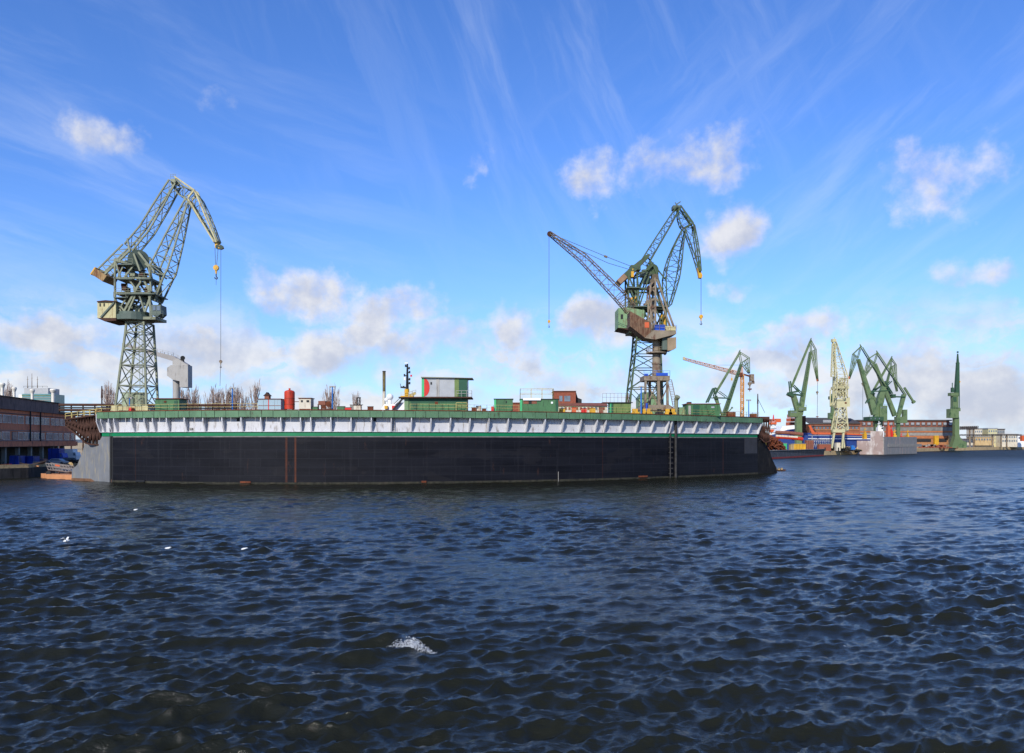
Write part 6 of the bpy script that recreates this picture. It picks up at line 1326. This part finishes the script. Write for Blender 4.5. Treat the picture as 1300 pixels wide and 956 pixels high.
# small clutter on the walkway: each fitting its own thing
R = random.Random(31)
for k, (px, w_, h_, mt, lab) in enumerate(((440,1.6,.5,'bred','low red locker between winch and chimney'),(446,.6,1.0,'conc','grey standpipe between winch and chimney'),(452,1.8,.9,'cream','pale cream box below the thin black frame'),(398,1.2,.6,'hut','low green chest right of the cream cabin'),(432,1.4,.7,'hut','low green chest right of the rusty winch'),(470,1.0,.7,'rust','rusty crate left of the white wheelhouse'),
    (604,.9,.7,'rust','rusty crate right of the two-storey house'),(610,1.0,1.0,'cream','cream drum rack right of the two-storey house'),(617,.8,.5,'rust','small rusty box left of the red locker'),(718,1.2,.8,'yellow','yellow valve cabinet behind the mid railing'),(733,.9,1.1,'orange','orange gas bottle rack behind the mid railing'),(746,1.1,.9,'bred','red hose box behind the mid railing'),(757,1.2,1.0,'yellow','yellow cabinet left of the olive hut'),(768,.8,1.2,'roofr','brown locker left of the olive hut'))):
    c_ = dk(px, 1.4); t = thing('deck_locker', lab, 'locker', tuple(c_), 'small fittings on the dock walkway')
    m = MB(); m.box(c_+V((0,0,h_/2+.1)), (w_,.7,h_)); m.build('body', mt, t); m = MB(); m.box(c_+V((0,0,h_+.14)), (w_+.12,.8,.07)); m.build('lid', 'drust', t); m = MB(); m.box(c_+V((0,0,.05)), (w_*.8,.6,.1)); m.build('skid', 'dark', t)
D = cd(455)+3; t = thing('davit_frame', 'thin black davit frame between winch and chimney', 'davit', (P(455,0,D).x,D,ZT)); m = MB(); m.bar(P(453.5,521,D),P(453.5,505,D),.2); m.bar(P(457,521,D),P(457,505,D),.2); m.bar(P(453,505,D),P(458,505,D),.2); m.build('frame', 'dark', t); m = MB(); m.bar(P(450,514,D),P(461,514,D),.12); m.build('crossbar', 'dark', t)
# gulls and one breaking crest
def gull(px, py, lab, flying, D):
    c_ = P(px,py,D); 
    if not flying: c_.z = wz(c_.x,c_.y)+.02
    t = thing('gull', lab, 'bird', tuple(c_), 'white gulls over the harbour'); m = MB()
    m.cyl(c_+V((-.22,0,.05)), c_+V((-.05,0,.07)), .03,.09,n=8); m.cyl(c_+V((-.05,0,.07)), c_+V((.12,0,.1)), .09,.06,n=8); m.cyl(c_+V((.12,0,.1)), c_+V((.2,0,.15)), .055,.05,n=8); m.cyl(c_+V((.2,0,.15)), c_+V((.28,0,.14)), .025,.005,n=6); m.build('body', 'hwhite', t)
    for s_ in (-1,1):
        w_ = MB(); u = .25 if flying else .05; sp_ = .6 if flying else .12
        w_.add([c_+V((.08,0,.1)), c_+V((-.1,0,.1)), c_+V((-.08,s_*sp_*.5,.1+u)), c_+V((.06,s_*sp_*.5,.1+u)), c_+V((-.16,s_*sp_,.1+u*.7))], [(0,1,2,3),(3,2,4)]); w_.build('wing', 'hwhite', t)
gull(310,697,'gull on the water left of centre',False,8000/137); gull(172,648,'gull on the water below the left crane',False,8000/88); gull(84,688,'gull flying low at the far left',True,60); gull(213,696,'gull on the water under the hanging hook',False,8000/136)
def whitecap(lab, px, py, L_, hgt, seed, n):
    R = random.Random(seed); D = 8000/(py-HY); x0 = (px-CX)/F*D; m = MB()
    for k in range(n):
        u = R.gauss(0,.33); v = R.gauss(0,.16); x = x0+u*L_; y = D-u*L_*.35+v*L_*.5; z = wz(x,y)+R.random()**3*hgt*max(0,1-abs(u)*1.3); s_ = R.uniform(.008,.03)*max(.3,1.2-abs(u)); m.dome((x,y,z), s_, s_*.8, n=5, m=2, full=True)
    o = m.build('whitecap', mat('foam_white', (.5,.52,.53,1), .7, var=.05), smooth=True); o['label'] = lab; o['category'] = 'sea foam'; o['kind'] = 'stuff'
whitecap('white foam of the largest breaking wave crest', 520, 824, 1.35, .38, 1, 800)
0 and whitecap('small patch of white foam on a crest right of centre', 741, 799, .4, .12, 2, 160)
0 and whitecap('fleck of foam on a crest near the right bottom', 1078, 822, .35, .1, 3, 140)
0 and whitecap('foam fleck near the lower left', 358, 800, .5, .1, 4, 120); 0 and whitecap('foam fleck at the bottom left of centre', 398, 853, .3, .1, 5, 120)
